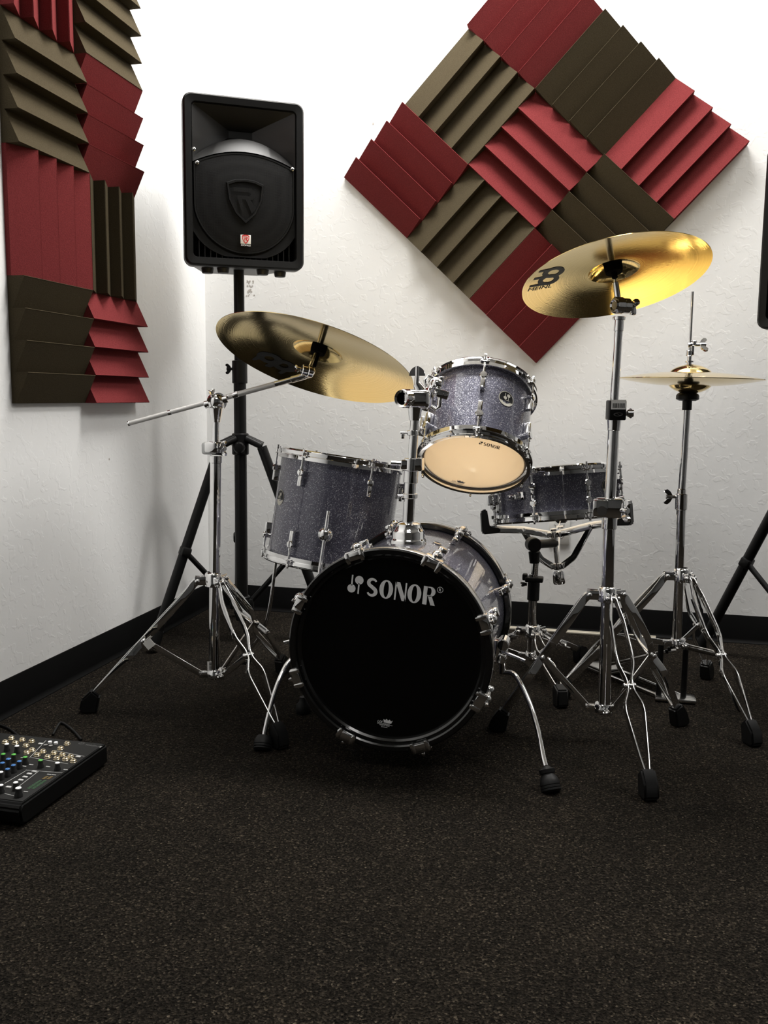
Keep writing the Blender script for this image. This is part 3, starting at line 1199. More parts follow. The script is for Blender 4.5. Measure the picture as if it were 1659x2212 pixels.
# vent ring and socket for the tom post
PY = -1.098
mo = MB()
zt = BC.z + 0.2035
mo.lathe([(0.0, -0.012), (0.041, -0.012), (0.041, 0.004), (0.0385, 0.008), (0.037, 0.010), (0.037, 0.024), (0.034, 0.028), (0.029, 0.036), (0.0275, 0.042), (0.020, 0.046), (0.013, 0.046), (0, 0.046)], (BC.x, PY, zt), (0, 0, 1), 40)
mo.build('tom_socket', 'chrome', bd)
MB().lathe([(0.006, 0), (0.011, 0.001), (0.011, 0.003), (0.006, 0.004)], bp(17, 0.2030, 0.24), brad(17), 24).build('vent_ring', 'chrome', bd)

# ---- tom holder standing in the bass drum socket
TY = PY
th = thing('tom_holder', 'chrome tom holder post standing on the bass drum with ball clamp arm', 'tom holder', (BC.x, PY, zt + 0.046))


def T(x, y):
    return on_y(x, y, TY)


zp = depth(T(885, 1000))
mpx = zp / FPX
po = MB()
po.tube(T(881.5, 1139), T(886.5, 1040), 0.0130, n=28)
po.build('lower_post', 'chrome', th)
po = MB()
po.tube(T(887, 1043), T(888.5, 1016), 0.0162, n=28, bevel=0.001)
po.build('sleeve', 'chrome', th)
po = MB()
po.tube(T(888.5, 1018), T(897, 890), 0.0103, n=28)
po.build('upper_post', 'chrome', th)
po = MB()
pc = T(889.5, 1003)
po.tube(T(888.8, 1017), T(890.2, 989), 0.0180, n=28, bevel=0.0015)
po.box(pc + CR * 0.013, (0.026, 0.034, 0.029), axes=(CR, V((0, 1, 0)), V((0, 0, 1))), bevel=0.003)
po.box(pc - CR * 0.014, (0.016, 0.03, 0.022), axes=(CR, V((0, 1, 0)), V((0, 0, 1))), bevel=0.003)
po.tube(pc - CR * 0.016 + V((0, 0, .001)), pc - CR * 0.048 + V((0, 0, .003)), 0.0058, n=16, bevel=0.001)
po.build('height_clamp', 'chrome', th)
for x, y in ((886, 1071), (892, 935)):
    po = MB()
    q = T(x, y)
    po.tube(q - V((0, 0, .0055)), q + V((0, 0, .0055)), 0.0165 if y > 1000 else 0.0135, n=26, bevel=0.001)
    po.tube(q, q - CR * 0.028, 0.0030, n=12)
    po.box(q - CR * 0.022 + V((0, 0, -0.008)), (0.006, 0.010, 0.010), axes=(CR, V((0, 1, 0)), V((0, 0, 1))), bevel=0.001)
    po.build('memory_lock', 'chrome', th)
# T-block with its two sockets
tb = T(895, 862)
po = MB()
po.tube(T(895.5, 908), T(896.5, 880), 0.0125, 0.0165, n=28)
po.box(tb + CR * 0.008 + V((0, 0.004, 0)), (0.058, 0.046, 0.042), axes=(CR, V((0, 1, 0)), V((0, 0, 1))), bevel=0.010, seg=3)
sx_ = (-CR * 0.42 - V((0, 1, 0)) * 0.90).normalized()
q0 = T(886, 861) + sx_ * 0.010
po.lathe([(0.0138, 0.018), (0.0140, 0.034), (0.0190, 0.0365), (0.0210, 0.032), (0.0210, -0.02)], q0 - sx_ * 0.012, sx_, 32)
po.tube(tb + CR * 0.014 + V((0, 0, .018)), T(900, 828), 0.013, 0.009, n=22)
po.tube(T(900, 832), T(901, 815), 0.0055, n=16)
po.build('clamp_block', 'chrome', th)
po = MB()
po.tube(q0 + sx_ * 0.004, q0 + sx_ * 0.0095, 0.0137, n=28)
po.build('socket_bore', 'black_void', th)
po = MB()
wg = T(901, 818)
fan = [(-0.0045, 0), (0.0045, 0), (0.0045, 0.006)] + [(0.0175 * math.cos(math.radians(t)), 0.006 + 0.021 * math.sin(math.radians(t))) for t in range(0, 181, 15)] + [(-0.0045, 0.006)]
po.prism(fan, wg - V((0, 0.002, 0)), CR, (0, 0, 1), V((0, 0.004, 0)))
po.tube(wg, wg + V((0, 0, 0.0275)), 0.0045, n=14)
po.build('wing_screw', 'chrome', th)
# arm: horizontal tube to the ball joint, then rod along the tom
bj = spot(940, 832, 2.10)
po = MB()
po.path([tb + CR * 0.02, tb.lerp(bj, 0.6), bj], 0.0085, 18)
ja = (TOM.pt(math.radians(-62), 0.150, 0.16) - bj).normalized()
for t0, t1, rr in ((-0.018, -0.006, 0.0165), (-0.005, 0.007, 0.0185), (0.008, 0.018, 0.0165)):
    po.tube(bj + ja * t0, bj + ja * t1, rr, n=26, bevel=0.0015)
po.ball(bj - ja * 0.02, 0.015, 22)
po.build('ball_joint', 'chrome', th)
po = MB()
po.path([bj + V((0, 0, 0.014)), spot(925, 812, 2.095), spot(918, 822, 2.09), spot(921, 838, 2.09), bj - V((0, 0.012, 0.006))], 0.0045, 12)
q = spot(953, 823, 2.085)
po.tube(q - V((0, 0, 0.012)), q + V((0, 0, 0.010)), 0.0075, n=16, bevel=0.001)
po.build('ball_clamp_screw', 'chrome', th)
po = MB()
q = spot(955, 851, 2.075)
po.box(q, (0.034, 0.020, 0.020), axes=((CR * 0.93 - V((0, 0, 0.30))).normalized(), V((0, 1, 0)), (V((0, 0, 1)) * 0.95 + CR * 0.30).normalized()), bevel=0.003)
for dx in (-7, 8):
    c_ = spot(955 + dx, 849 + dx * 0.35, 2.062)
    po.tube(c_, c_ - V((0, 0.006, 0)), 0.0042, n=12)
po.path([spot(951, 858, 2.08), spot(949, 878, 2.08), spot(943, 885, 2.085), spot(930, 876, 2.09)], 0.0055, 12)
po.build('arm_clamp', 'chrome', th)
# the bracket on the tom that takes the arm
po = MB()
for h_ in (0.075, 0.150):
    aa = math.radians(-74)
    po.box(TOM.pt(aa, TOM.R + 0.010, h_), (0.034, 0.022, 0.040), axes=(TOM.rad(aa + PI / 2), TOM.rad(aa), TOM.n), bevel=0.004)
po.path([TOM.pt(math.radians(-74), TOM.R + 0.018, 0.16), TOM.pt(math.radians(-74), TOM.R + 0.030, 0.155), bj + ja * 0.016], 0.006, 14)
po.build('mount_bracket', 'chrome', tom)

# ------------------------------------------------------------------ cymbals


def cymbal_profile(R, bell_r, bell_h, bow, th=0.0012, flip=False):
    """rim plane at z = 0, dome upward"""
    up = []
    n = 22
    for i in range(n + 1):
        t = i / n
        r = R + (bell_r - R) * t
        up.append((r, bow * (1 - max(0.0, (r - bell_r) / (R - bell_r)) ** 1.6)))
    m = 10
    for i in range(1, m + 1):
        t = i / m
        r = bell_r * (1 - t)
        r = max(r, 0.006)
        zz = bow + bell_h * (1 - (1 - t) ** 2) ** 0.8
        up.append((r, zz))
    lo = [(r, z - th) for r, z in reversed(up)]
    return up + lo


def underside_z(R, bell_r, bow, th, r):
    r = max(bell_r, min(R, r))
    return bow * (1 - max(0.0, (r - bell_r) / (R - bell_r)) ** 1.6) - th


def make_cymbal(name, label, c, n, R, bell_r, bell_h, bow, flip=False):
    prof = cymbal_profile(R, bell_r, bell_h, bow)
    mb = MB().lathe(prof, (0, 0, 0), (0, 0, 1), 128, closed=True)
    o = mb.build(name, 'cymbal', smooth=30)
    z = V(n).normalized()
    if flip:
        z = -z
    x, y, _ = frame_of(z)
    M = Matrix(((x.x, y.x, z.x, c[0]), (x.y, y.y, z.y, c[1]), (x.z, y.z, z.z, c[2]), (0, 0, 0, 1)))
    o.matrix_world = M
    WM[o.name] = M
    return tag(o, label, 'cymbal')


def on_cymbal(c, n, R, bell_r, bow):
    c, n = V(c), V(n).normalized()

    def fn_(px, py):
        d = ray(px, py)
        z = 0.0
        for _ in range(5):
            p = CAM + d * ((c + n * z - CAM).dot(n) / d.dot(n))
            q = p - c
            z = underside_z(R, bell_r, bow, 0.0012, (q - n * q.dot(n)).length) - 0.0007
        return p
    return fn_


# crash on the straight stand
c1, n1 = V((1.4185, -1.0050, 1.0540)), V((-0.195, 0.303, 1)).normalized()
cy1 = make_cymbal('crash_cymbal', 'golden cymbal raised high on the straight stand in front of the diamond', c1, n1, 0.2032, 0.056, 0.020, 0.019)
F1 = on_cymbal(c1, n1, 0.2032, 0.056, 0.019)


def emblem(F, ox, oy, k, rings, bars, text=None):
    mb = MB()

    def fn_(x, y):
        return F(ox + x / k, oy + y / k)
    for (oc, hc) in rings:
        put(mb, fill([ell(*oc, n=56), ell(*hc, n=40)]), fn_)
    for b_ in bars:
        put(mb, fill([b_]), fn_)
    return mb, fn_


mb, fn_ = emblem(F1, 1125, 560, 15.08,
                 [((1068, 432, 378, 150, -17), (1068, 430, 188, 78, -15)), ((905, 678, 362, 150, -17), (898, 674, 184, 78, -15))],
                 [[(568, 447), (640, 378), (1200, 272), (1180, 330), (800, 402)], [(410, 690), (460, 620), (720, 570), (760, 620), (640, 645)], [(268, 930), (310, 865), (560, 815), (900, 795), (920, 832), (600, 872)]])
tv, tf = fill(text='MEINL', shear=0.2, bold=0.0)
tw = max(v[0] for v in tv)
put(mb, ([(x / tw, y) for x, y in tv], tf), lambda x, y: fn_(200 + x * 800 + y * 30, 1062 - x * 145 - y * 140))
mb.build('emblem', 'print_black', cy1, smooth=0)

# ride on the boom stand
c2, n2 = V((0.7040, -0.9140, 0.8790)), V((0.192, 0.397, 1)).normalized()
cy2 = make_cymbal('ride_cymbal', 'large bronze cymbal tilted on the boom stand in front of the speaker pole', c2, n2, 0.254, 0.064, 0.024, 0.026)
F2 = on_cymbal(c2, n2, 0.254, 0.064, 0.026)
mb, fn_ = emblem(F2, 530, 740, 9.76,
                 [((515, 335, 290, 112, 17), (507, 335, 105, 45, 12)), ((815, 490, 275, 112, 17), (812, 485, 100, 44, 12))],
                 [[(135, 350), (185, 378), (400, 330), (420, 235), (310, 235)], [(410, 470), (430, 505), (530, 525), (680, 470), (560, 420)], [(690, 630), (750, 672), (960, 580), (850, 540)]])
mb.build('emblem', 'print_black', cy2, smooth=0)

# hi-hats
HY = -0.66
hc = on_y(1491, 819.5, HY)
hn = V((0.010, 0.0, 1)).normalized()
make_cymbal('hi_hat_cymbal', 'upper hi-hat cymbal, bell up, on the stand at the right', hc + hn * 0.0016, hn, 0.1778, 0.052, 0.020, 0.016)
make_cymbal('hi_hat_cymbal', 'lower hi-hat cymbal, bell down, resting on the black seat', hc - hn * 0.0002, hn, 0.1778, 0.052, 0.020, 0.016, flip=True)

# ------------------------------------------------------------------ straight cymbal stand
SY = -1.0
cs = thing('cymbal_stand', 'straight chrome cymbal stand right of the bass drum', 'cymbal stand', (1.436, SY, 0))


def S(x, y):
    return on_y(x, y, SY)


mpx = depth(S(1320, 1100)) / FPX
BX, BZ = V((1, 0, 0)), V((0, 0, 1))
bxy = S(1305, 1530)
bxy2 = S(1312.5, 1282)
MB().tube(S(1304.5, 1538), S(1316, 1140), 0.0140, n=28).build('base_tube', 'chrome', cs)
p = MB()
p.tube(S(1315.8, 1142), S(1316.8, 1116), 0.0172, n=28, bevel=0.001)
p.box(S(1316, 1096), (0.060, 0.040, 0.044), bevel=0.005)
p.box(S(1297, 1096), (0.034, 0.046, 0.038), bevel=0.004)
wing(p, S(1330, 1100), CR * 0.6 - AX * 0.8, 0.045, up=BZ, stem=0.02, r=0.007)
p.tube(S(1330, 1082), S(1349, 1078), 0.008, n=18, bevel=0.001)
p.build('lower_clamp', 'chrome', cs)
MB().lathe([(0, 0), (0.011, 0), (0.011, 0.0012), (0.0, 0.0012)], S(1300, 1101) + V((0, -0.0235, 0)), (0, -1, 0), 24).build('clamp_badge', 'satin_chrome', cs)
MB().tube(S(1318, 1078), S(1325.5, 924), 0.0127, n=28).build('middle_tube', 'chrome', cs)
p = MB()
p.tube(S(1325.5, 930), S(1326.8, 905), 0.0140, 0.0160, n=28, bevel=0.0008)
wing(p, S(1347, 893), CR, 0.020, up=BZ, stem=0.008, r=0.008)
p.tube(S(1356, 893), S(1369, 893), 0.0085, n=10, bevel=0.001)
p.build('upper_clamp_screw', 'chrome', cs)
p = MB()
cl_c = S(1330.5, 886)
p.box(cl_c, (0.037, 0.040, 0.044), axes=(CR, V((-CR.y, CR.x, 0)).normalized(), BZ), bevel=0.003)
up_c = p.build('upper_clamp', 'black_plastic', cs)
fw = V((CR.y, -CR.x, 0)).normalized()
wq, kq = MB(), MB()
sticker(wq, kq, cl_c + fw * 0.0206 + BZ * 0.0125, CR, BZ, 0.033, 0.021)
wo = wq.build('barcode_label', 'sticker', up_c, smooth=0)
kq.build('barcode', 'print_black', wo, smooth=0)
lg_ = MB()
put(lg_, fill([ell(0, 0, 0.010, 0.0042), ell(0, 0, 0.0088, 0.0032)]), lambda x, y: cl_c + fw * 0.0207 - BZ * 0.009 + CR * x + BZ * y)
pts = [(-0.0075 + 0.015 * i / 12, 0.0022 * math.sin(2 * PI * i / 12)) for i in range(13)]
put(lg_, ribbon(pts, [0.0010] * 13), lambda x, y: cl_c + fw * 0.0208 - BZ * 0.009 + CR * x + BZ * y)
lg_.build('clamp_logo', 'satin_chrome', up_c, smooth=0)
MB().tube(S(1326.5, 868), S(1336.2, 712), 0.0095, n=28).build('upper_tube', 'chrome', cs)
p = MB()
p.tube(S(1336, 716), S(1337.4, 690), 0.0105, n=24, bevel=0.0008)
p.tube(S(1337.2, 692), S(1337.6, 684), 0.0135, n=24, bevel=0.0008)
tq = S(1337, 660)
ta = (CR * 0.86 + AX * 0.35).normalized()
ta = (CR * 0.9 + AX * 0.42).normalized()
p.tube(tq - ta * 0.012, tq + ta * 0.008, 0.0185, n=32, bevel=0.002)
p.tube(tq + ta * 0.009, tq + ta * 0.026, 0.0165, n=32, bevel=0.002)
p.lathe([(0.0, 0.0005), (0.009, 0.0005), (0.012, 0.003), (0.013, 0.003), (0.013, 0)], tq - ta * 0.012, -ta, 24)
p.tube(tq + ta * 0.026, tq + ta * 0.030, 0.010, n=20)
for k in range(3):
    aa = 2 * PI * k / 3 + 0.5
    fa, fb, _ = frame_of(ta)
    dd = fa * math.cos(aa) + fb * math.sin(aa)
    p.box(tq + ta * 0.037 + dd * 0.011, (0.014, 0.014, 0.018), axes=(ta, ta.cross(dd), dd), bevel=0.004)
p.build('tilter', 'chrome', cs)
bell1 = c1 + n1 * 0.036
p = MB()
p.tube(tq + (bell1 - tq).normalized() * 0.012, tq.lerp(bell1, 0.55), 0.0068, n=18, bevel=0.0008)
p.tube(tq.lerp(bell1, 0.4), bell1 + n1 * 0.022, 0.0036, n=14)
p.build('tilter_rod', 'chrome', cs)
p = MB()
p.lathe([(0, -0.020), (0.018, -0.020), (0.020, -0.012), (0.020, 0.0), (0, 0.0)], bell1 - n1 * 0.002, n1, 28)
p.tube(bell1 - n1 * 0.034, bell1 + n1 * 0.010, 0.0065, n=16)
p.build('felt', 'felt', cs)
p = MB()
p.tube(bell1 + n1 * 0.004, bell1 + n1 * 0.014, 0.016, n=24, bevel=0.002)
p.build('top_felt', 'felt', cs)
wn = MB()
wing(wn, bell1 + n1 * 0.014, n1, 0.028, up=CR, stem=0.003)
wn.build('wing_nut', 'chrome', cs)
tripod(cs, (S(1311, 1300).x, SY), S(1312.5, 1282).z, 0.079, [(1.520, -1.285), (1.195, -0.995), (1.615, -0.850)])

# ------------------------------------------------------------------ boom stand
LYY = -1.02
bo_ = thing('boom_cymbal_stand', 'chrome boom cymbal stand at left, arm reaching under the large cymbal', 'cymbal stand', (0.472, LYY, 0))


def Lp(x, y):
    return on_y(x, y, LYY)


bt = MB().tube(Lp(462.5, 1455), Lp(466, 985), 0.0135, n=28).build('base_tube', 'chrome', bo_)
wq, kq = MB(), MB()
qq = Lp(458.5, 1436)
sticker(wq, kq, qq + V((0, -0.0142, 0)), BZ, -CR, 0.026, 0.013, seed=5)
wo = wq.build('barcode_label', 'sticker', bt, smooth=0)
kq.build('barcode', 'print_black', wo, smooth=0)
p = MB()
p.tube(Lp(466, 1000), Lp(466.3, 984), 0.0150, n=28, bevel=0.001)
p.box(Lp(461, 966), (0.034, 0.036, 0.026), bevel=0.004)
p.tube(Lp(466, 978), Lp(466.2, 954), 0.0165, n=28, bevel=0.001)
wing(p, Lp(474, 968), CR * 0.75 - AX * 0.65, 0.034, up=BZ, stem=0.010, r=0.006)
p.build('height_clamp', 'chrome', bo_)
p = MB()
p.box(Lp(452, 968), (0.030, 0.034, 0.030), bevel=0.006)
p.build('plastic_wrap', 'clear_plastic', bo_)
MB().tube(Lp(466.2, 958), Lp(466.8, 896), 0.0096, n=28).build('upper_tube', 'chrome', bo_)
p = MB()
bq = Lp(467, 868)
p.tube(Lp(466.7, 912), Lp(466.9, 882), 0.0105, 0.0185, n=26)
p.ball(bq, 0.0205, 28, axis=-fw * 1.0 + V((0, 0, 0.001)), squash=0.9)
p.lathe([(0.0, -0.012), (0.0220, -0.010), (0.0225, 0.0), (0.0220, 0.010), (0.0, 0.012)], bq + AX * 0.004, (V((0.75, -0.66, 0))), 32)
bt_end, bt_tip = spot(278, 915, 2.265), spot(660, 812, 2.215)
bdir = (bt_tip - bt_end).normalized()
p.tube(bq - bdir * 0.030, bq + bdir * 0.030, 0.0092, n=22, bevel=0.001)
p.build('boom_tilter', 'chrome', bo_)
p = MB()
wing(p, bq + V((-0.004, -0.014, 0.012)), V((-0.05, -0.25, 1)), 0.022, up=CR * 0.2 + AX, stem=0.006, r=0.0045)
p.build('wing_screw', 'chrome', bo_)
p = MB()
L_ = (bt_tip - bt_end).length
p.tube(bt_end, bt_end + bdir * L_ * 0.50, 0.0058, n=20, bevel=0.0006)
p.tube(bt_end + bdir * L_ * 0.50, bt_end + bdir * L_ * 0.83, 0.0068, n=20, bevel=0.0006)
arm = p.build('boom_arm', 'knurled_steel', bo_)
p = MB()
for t0, t1, rr in ((-0.004, 0.006, 0.0062), (0.225, 0.245, 0.0064), (0.592, 0.625, 0.0074), (0.83, 0.955, 0.0072), (0.92, 1.0, 0.0085)):
    q_ = MB()
    q_.tube(bt_end + bdir * L_ * t0, bt_end + bdir * L_ * t1, rr, n=20, bevel=0.0006)
    q_.build('boom_collar', 'chrome', arm)
tl = spot(662, 801, 2.205)
p.path(lerp_path([bt_tip, spot(669, 810, 2.21), spot(675, 802, 2.205), spot(671, 793, 2.205)], 5), 0.0068, 16)
p.build('boom_elbow', 'chrome', arm)
bell2 = c2 + n2 * 0.046
rd2 = (bell2 - tl).normalized()
ta2 = (CR * 0.85 - BZ * 0.2 + AX * 0.3).normalized()
p = MB()
p.tube(tl - ta2 * 0.012, tl + ta2 * 0.002, 0.0135, n=28, bevel=0.0015)
p.tube(tl + ta2 * 0.003, tl + ta2 * 0.016, 0.0150, n=28, bevel=0.0015)
wing(p, tl - ta2 * 0.012, -ta2, 0.024, up=AX + BZ * 0.5, stem=0.004)
p.tube(tl + ta2 * 0.004 + rd2 * 0.004, bell2 + n2 * 0.022, 0.0040, n=14)
p.build('tilter', 'chrome', bo_)
p = MB()
p.lathe([(0, -0.024), (0.018, -0.024), (0.020, -0.014), (0.020, 0.0), (0, 0.0)], bell2 - n2 * 0.002, n2, 28)
p.tube(bell2 - n2 * 0.060, bell2 + n2 * 0.010, 0.0068, n=16)
p.build('felt', 'felt', bo_)
p = MB()
p.tube(bell2 + n2 * 0.004, bell2 + n2 * 0.014, 0.016, n=24, bevel=0.002)
p.build('top_felt', 'felt', bo_)
wn = MB()
wing(wn, bell2 + n2 * 0.014, n2, 0.028, up=CR, stem=0.003)
wn.build('wing_nut', 'chrome', bo_)
tripod(bo_, (Lp(463, 1455).x + 0.001, LYY), Lp(464, 1250).z, 0.089, [(0.186, -1.130), (0.716, -1.225), (0.540, -0.705)])
# white tag on the left leg
lt = MB()
q = spot(322, 1391, 2.235)
lt.box(q, (0.022, 0.002, 0.022), axes=((CR * 0.78 + BZ * 0.62).normalized(), AX, (BZ * 0.78 - CR * 0.62).normalized()))
lt.build('leg_tag', 'sticker', bo_, smooth=0)

# ------------------------------------------------------------------ hi-hat stand
hs = thing('hi_hat_stand', 'chrome hi-hat stand with pedal at the right of the kit', 'hi-hat stand', (1.62, HY, 0))


def H(x, y):
    return on_y(x, y, HY)


MB().tube(H(1462, 1384), H(1471.5, 1096), 0.0122, n=28).build('base_tube', 'chrome', hs)
p = MB()
p.tube(H(1470.8, 1101), H(1472.2, 1066), 0.0155, n=28, bevel=0.0015)
p.tube(H(1472.2, 1067), H(1472.6, 1056), 0.0112, n=28, bevel=0.001)
wing(p, H(1464, 1073), -CR, 0.036, up=BZ, stem=0.016, r=0.006)
p.build('height_clamp', 'chrome', hs)
MB().tube(H(1472.3, 1068), H(1484, 880), 0.0094, n=28).build('upper_tube', 'chrome', hs)
p = MB()
p.tube(H(1483.6, 886), H(1484.6, 864), 0.0118, n=24, bevel=0.001)
p.lathe([(0.0, 0), (0.020, 0), (0.0285, 0.004), (0.0285, 0.013), (0.026, 0.0175), (0.018, 0.022), (0, 0.022)], H(1484.6, 866), hn, 14)
p.build('seat_cup', 'black_plastic', hs)
MB().lathe([(0, 0), (0.020, 0), (0.020, 0.012), (0, 0.012)], H(1485.6, 849), hn, 28).build('seat_felt', 'felt', hs)
MB().tube(H(1486, 845), H(1496, 630), 0.0033, n=14).build('pull_rod', 'chrome', hs)
p = MB()
p.tube(H(1488.3, 796), H(1488.6, 788), 0.0115, n=24)
p.build('clutch_felt', 'felt', hs)
p = MB()
p.tube(H(1488.6, 788), H(1489, 779), 0.0065, n=20)
p.tube(H(1488.7, 783), H(1488.8, 780), 0.0115, n=22)
p.tube(H(1489, 780), H(1490, 766), 0.0055, n=18)
p.tube(H(1488.5, 769), H(1489, 757), 0.0080, n=20, bevel=0.001)
q = H(1496, 755)
p.box(q, (0.008, 0.010, 0.030), bevel=0.003)
p.tube(H(1486, 746), H(1500, 743), 0.0062, n=18, bevel=0.001)
p.tube(H(1498, 747), H(1500, 736), 0.0068, n=18, bevel=0.001)
wing(p, H(1502, 745), CR, 0.034, up=(BZ + AX * 0.6), stem=0.012, r=0.005)
p.build('clutch', 'chrome', hs)
hb_ = H(1463, 1380)
tripod(hs, (hb_.x + 0.002, HY), H(1466, 1240).z, H(1462, 1388).z, [(1.770, -0.930), (1.728, -0.440), (1.335, -0.715)], out=0.060, pinch=0.50)
# lower frame and footboard
p = MB()
for x, dy in ((1428, 0.0), (1482, 0.0)):
    q = H(x, 1392)
    p.tube(q, V((q.x, q.y, 0.012)), 0.0075, n=16)
pc_ = V((hb_.x, HY, 0))
p.build('frame_rod', 'black_metal', hs)
p = MB()
p.box(V((hb_.x + 0.002, HY, 0.008)), (0.105, 0.052, 0.010), bevel=0.004)
p.build('pedal_base', 'satin_chrome', hs)
p = MB()
heel = V((1.40, -0.40, 0.0))
fdir = (heel - pc_)
fdir.z = 0
fdir.normalize()
fsd = V((-fdir.y, fdir.x, 0))
f0 = pc_ + fdir * 0.035 + BZ * 0.125
f1 = pc_ + fdir * 0.235 + BZ * 0.035
fax = (f1 - f0).normalized()
p.box((f0 + f1) / 2, ((f1 - f0).length, 0.074, 0.008), axes=(fax, fsd, fax.cross(fsd)), bevel=0.003)
p.build('footboard', 'satin_chrome', hs)
p = MB()
p.box(pc_ + fdir * 0.275 + BZ * 0.017, (0.085, 0.074, 0.010), axes=(fdir, fsd, BZ), bevel=0.004)
p.box(pc_ + fdir * 0.275 + BZ * 0.006, (0.080, 0.070, 0.012), axes=(fdir, fsd, BZ), bevel=0.002)
p.build('heel_plate', 'satin_chrome', hs)
p = MB()
for e in (-1, 1):
    p.path([pc_ + fsd * 0.028 * e + BZ * 0.010, pc_ + fdir * 0.26 + fsd * 0.032 * e + BZ * 0.010], 0.004, 10)
p.build('floor_rod', 'chrome', hs)
p = MB()
ch0, ch1 = pc_ + BZ * 0.160, f0
for k in range(5):
    q = ch0.lerp(ch1, k / 4)
    p.box(q, (0.010, 0.007, 0.012), bevel=0.003)
p.build('chain', 'black_metal', hs)

# ------------------------------------------------------------------ snare stand
NY = -0.55
ns = thing('snare_stand', 'chrome snare stand with folding basket arms, between bass drum and straight cymbal stand', 'snare stand', (1.235, NY, 0))


def K(x, y, yy=NY):
    return on_y(x, y, yy)


MB().tube(K(1146, 1436), K(1153, 1240), 0.0125, n=26).build('base_tube', 'chrome', ns)
p = MB()
p.tube(K(1151.5, 1296), K(1153.5, 1252), 0.0170, n=24, bevel=0.001)
p.box(K(1154, 1251), (0.050, 0.036, 0.014), bevel=0.003)
p.box(K(1134, 1246), (0.014, 0.02, 0.018), bevel=0.003)
wing(p, K(1138, 1262), -CR, 0.020, up=AX + BZ * 0.3, stem=0.006)
p.build('height_clamp', 'black_metal', ns)
MB().tube(K(1154, 1248), K(1156, 1212), 0.0105, n=24).build('upper_tube', 'chrome', ns)
# tilter: neck, gear drum, basket shaft
bk = K(1197, 1154, -0.47)
bk_dir = (K(1196, 1140, -0.47) - K(1206, 1232, -0.47)).normalized()
p = MB()
p.tube(K(1154.5, 1216), K(1154, 1192), 0.0135, 0.0165, n=24)
gq = K(1152, 1176)
gx = (CR * 0.35 - AX * 0.93).normalized()
p.tube(gq - gx * 0.016, gq + gx * 0.016, 0.0205, n=30, bevel=0.002)
bkn = bk - bk_dir * 0.026
p.path([gq, gq.lerp(bkn, 0.5), bkn], 0.0125, 16)
p.build('tilter', 'black_metal', ns)
p = MB()
p.tube(bk + bk_dir * 0.016, bk - bk_dir * 0.034, 0.0105, n=22)
p.tube(bk - bk_dir * 0.032, bk - bk_dir * 0.088, 0.0080, n=22)
ring1, ring2 = bk, bk - bk_dir * 0.094
for q, hh in ((ring1, 0.018), (ring2, 0.020)):
    p.tube(q - bk_dir * hh / 2, q + bk_dir * hh / 2, 0.0125, n=24, bevel=0.001)
p.build('basket_shaft', 'chrome', ns)
p = MB()
p.lathe([(0, 0), (0.016, 0), (0.0185, 0.004), (0.0185, 0.036), (0.016, 0.040), (0, 0.040)], ring2 - bk_dir * 0.052, bk_dir, 12)
p.build('adjusting_nut', 'chrome', ns)
SB = SN.c  # centre of the lower rim
for tip_ang, nm in ((-78, 'left'), (68, 'right'), (176, 'rear')):
    a = math.radians(tip_ang)
    rd, sdv = SN.rad(a), SN.rad(a + PI / 2)
    tip = SN.pt(a, SN.Rh + 0.006, -0.012 if nm != 'rear' else 0.004)
    elbow = SN.pt(a, 0.100, -0.020)
    i0 = ring1 + rd * 0.014
    j0 = ring2 + rd * 0.014
    p = MB()
    p.strip([i0, i0.lerp(elbow, 0.5), elbow, tip], sdv, 0.0035, 0.021)
    p.strip([j0, j0.lerp(elbow, 0.22) + rd * 0.016, elbow], sdv, 0.0035, 0.019)
    for q in (i0, j0, elbow):
        p.tube(q - sdv * 0.010, q + sdv * 0.010, 0.0045, n=14)
    for q in (ring1, ring2):
        p.box(q + rd * 0.013, (0.016, 0.018, 0.016), axes=(rd, sdv, SN.n), bevel=0.002)
    ar = p.build('basket_arm', 'chrome', ns)
    g = MB()
    poly = [(-0.030, -0.012), (0.018, -0.014), (0.022, -0.008), (0.022, 0.050), (0.017, 0.058), (0.004, 0.058), (0.003, 0.006), (-0.030, 0.002)]
    g.prism(poly, tip + sdv * 0.016, rd, SN.n, -sdv * 0.032)
    bmesh.ops.bevel(g.bm, geom=list(g.bm.edges), offset=0.0035, segments=2, affect='EDGES')
    g.build('rubber_grip', 'rubber', ar)
nb = K(1150, 1372)
tripod(ns, (nb.x, NY), K(1150, 1362).z, 0.062, [(1.328, -0.780), (1.372, -0.375), (0.985, -0.535)], out=0.050, drop=0.022, wide=0.014, pinch=0.38)

# ------------------------------------------------------------------ loudspeakers


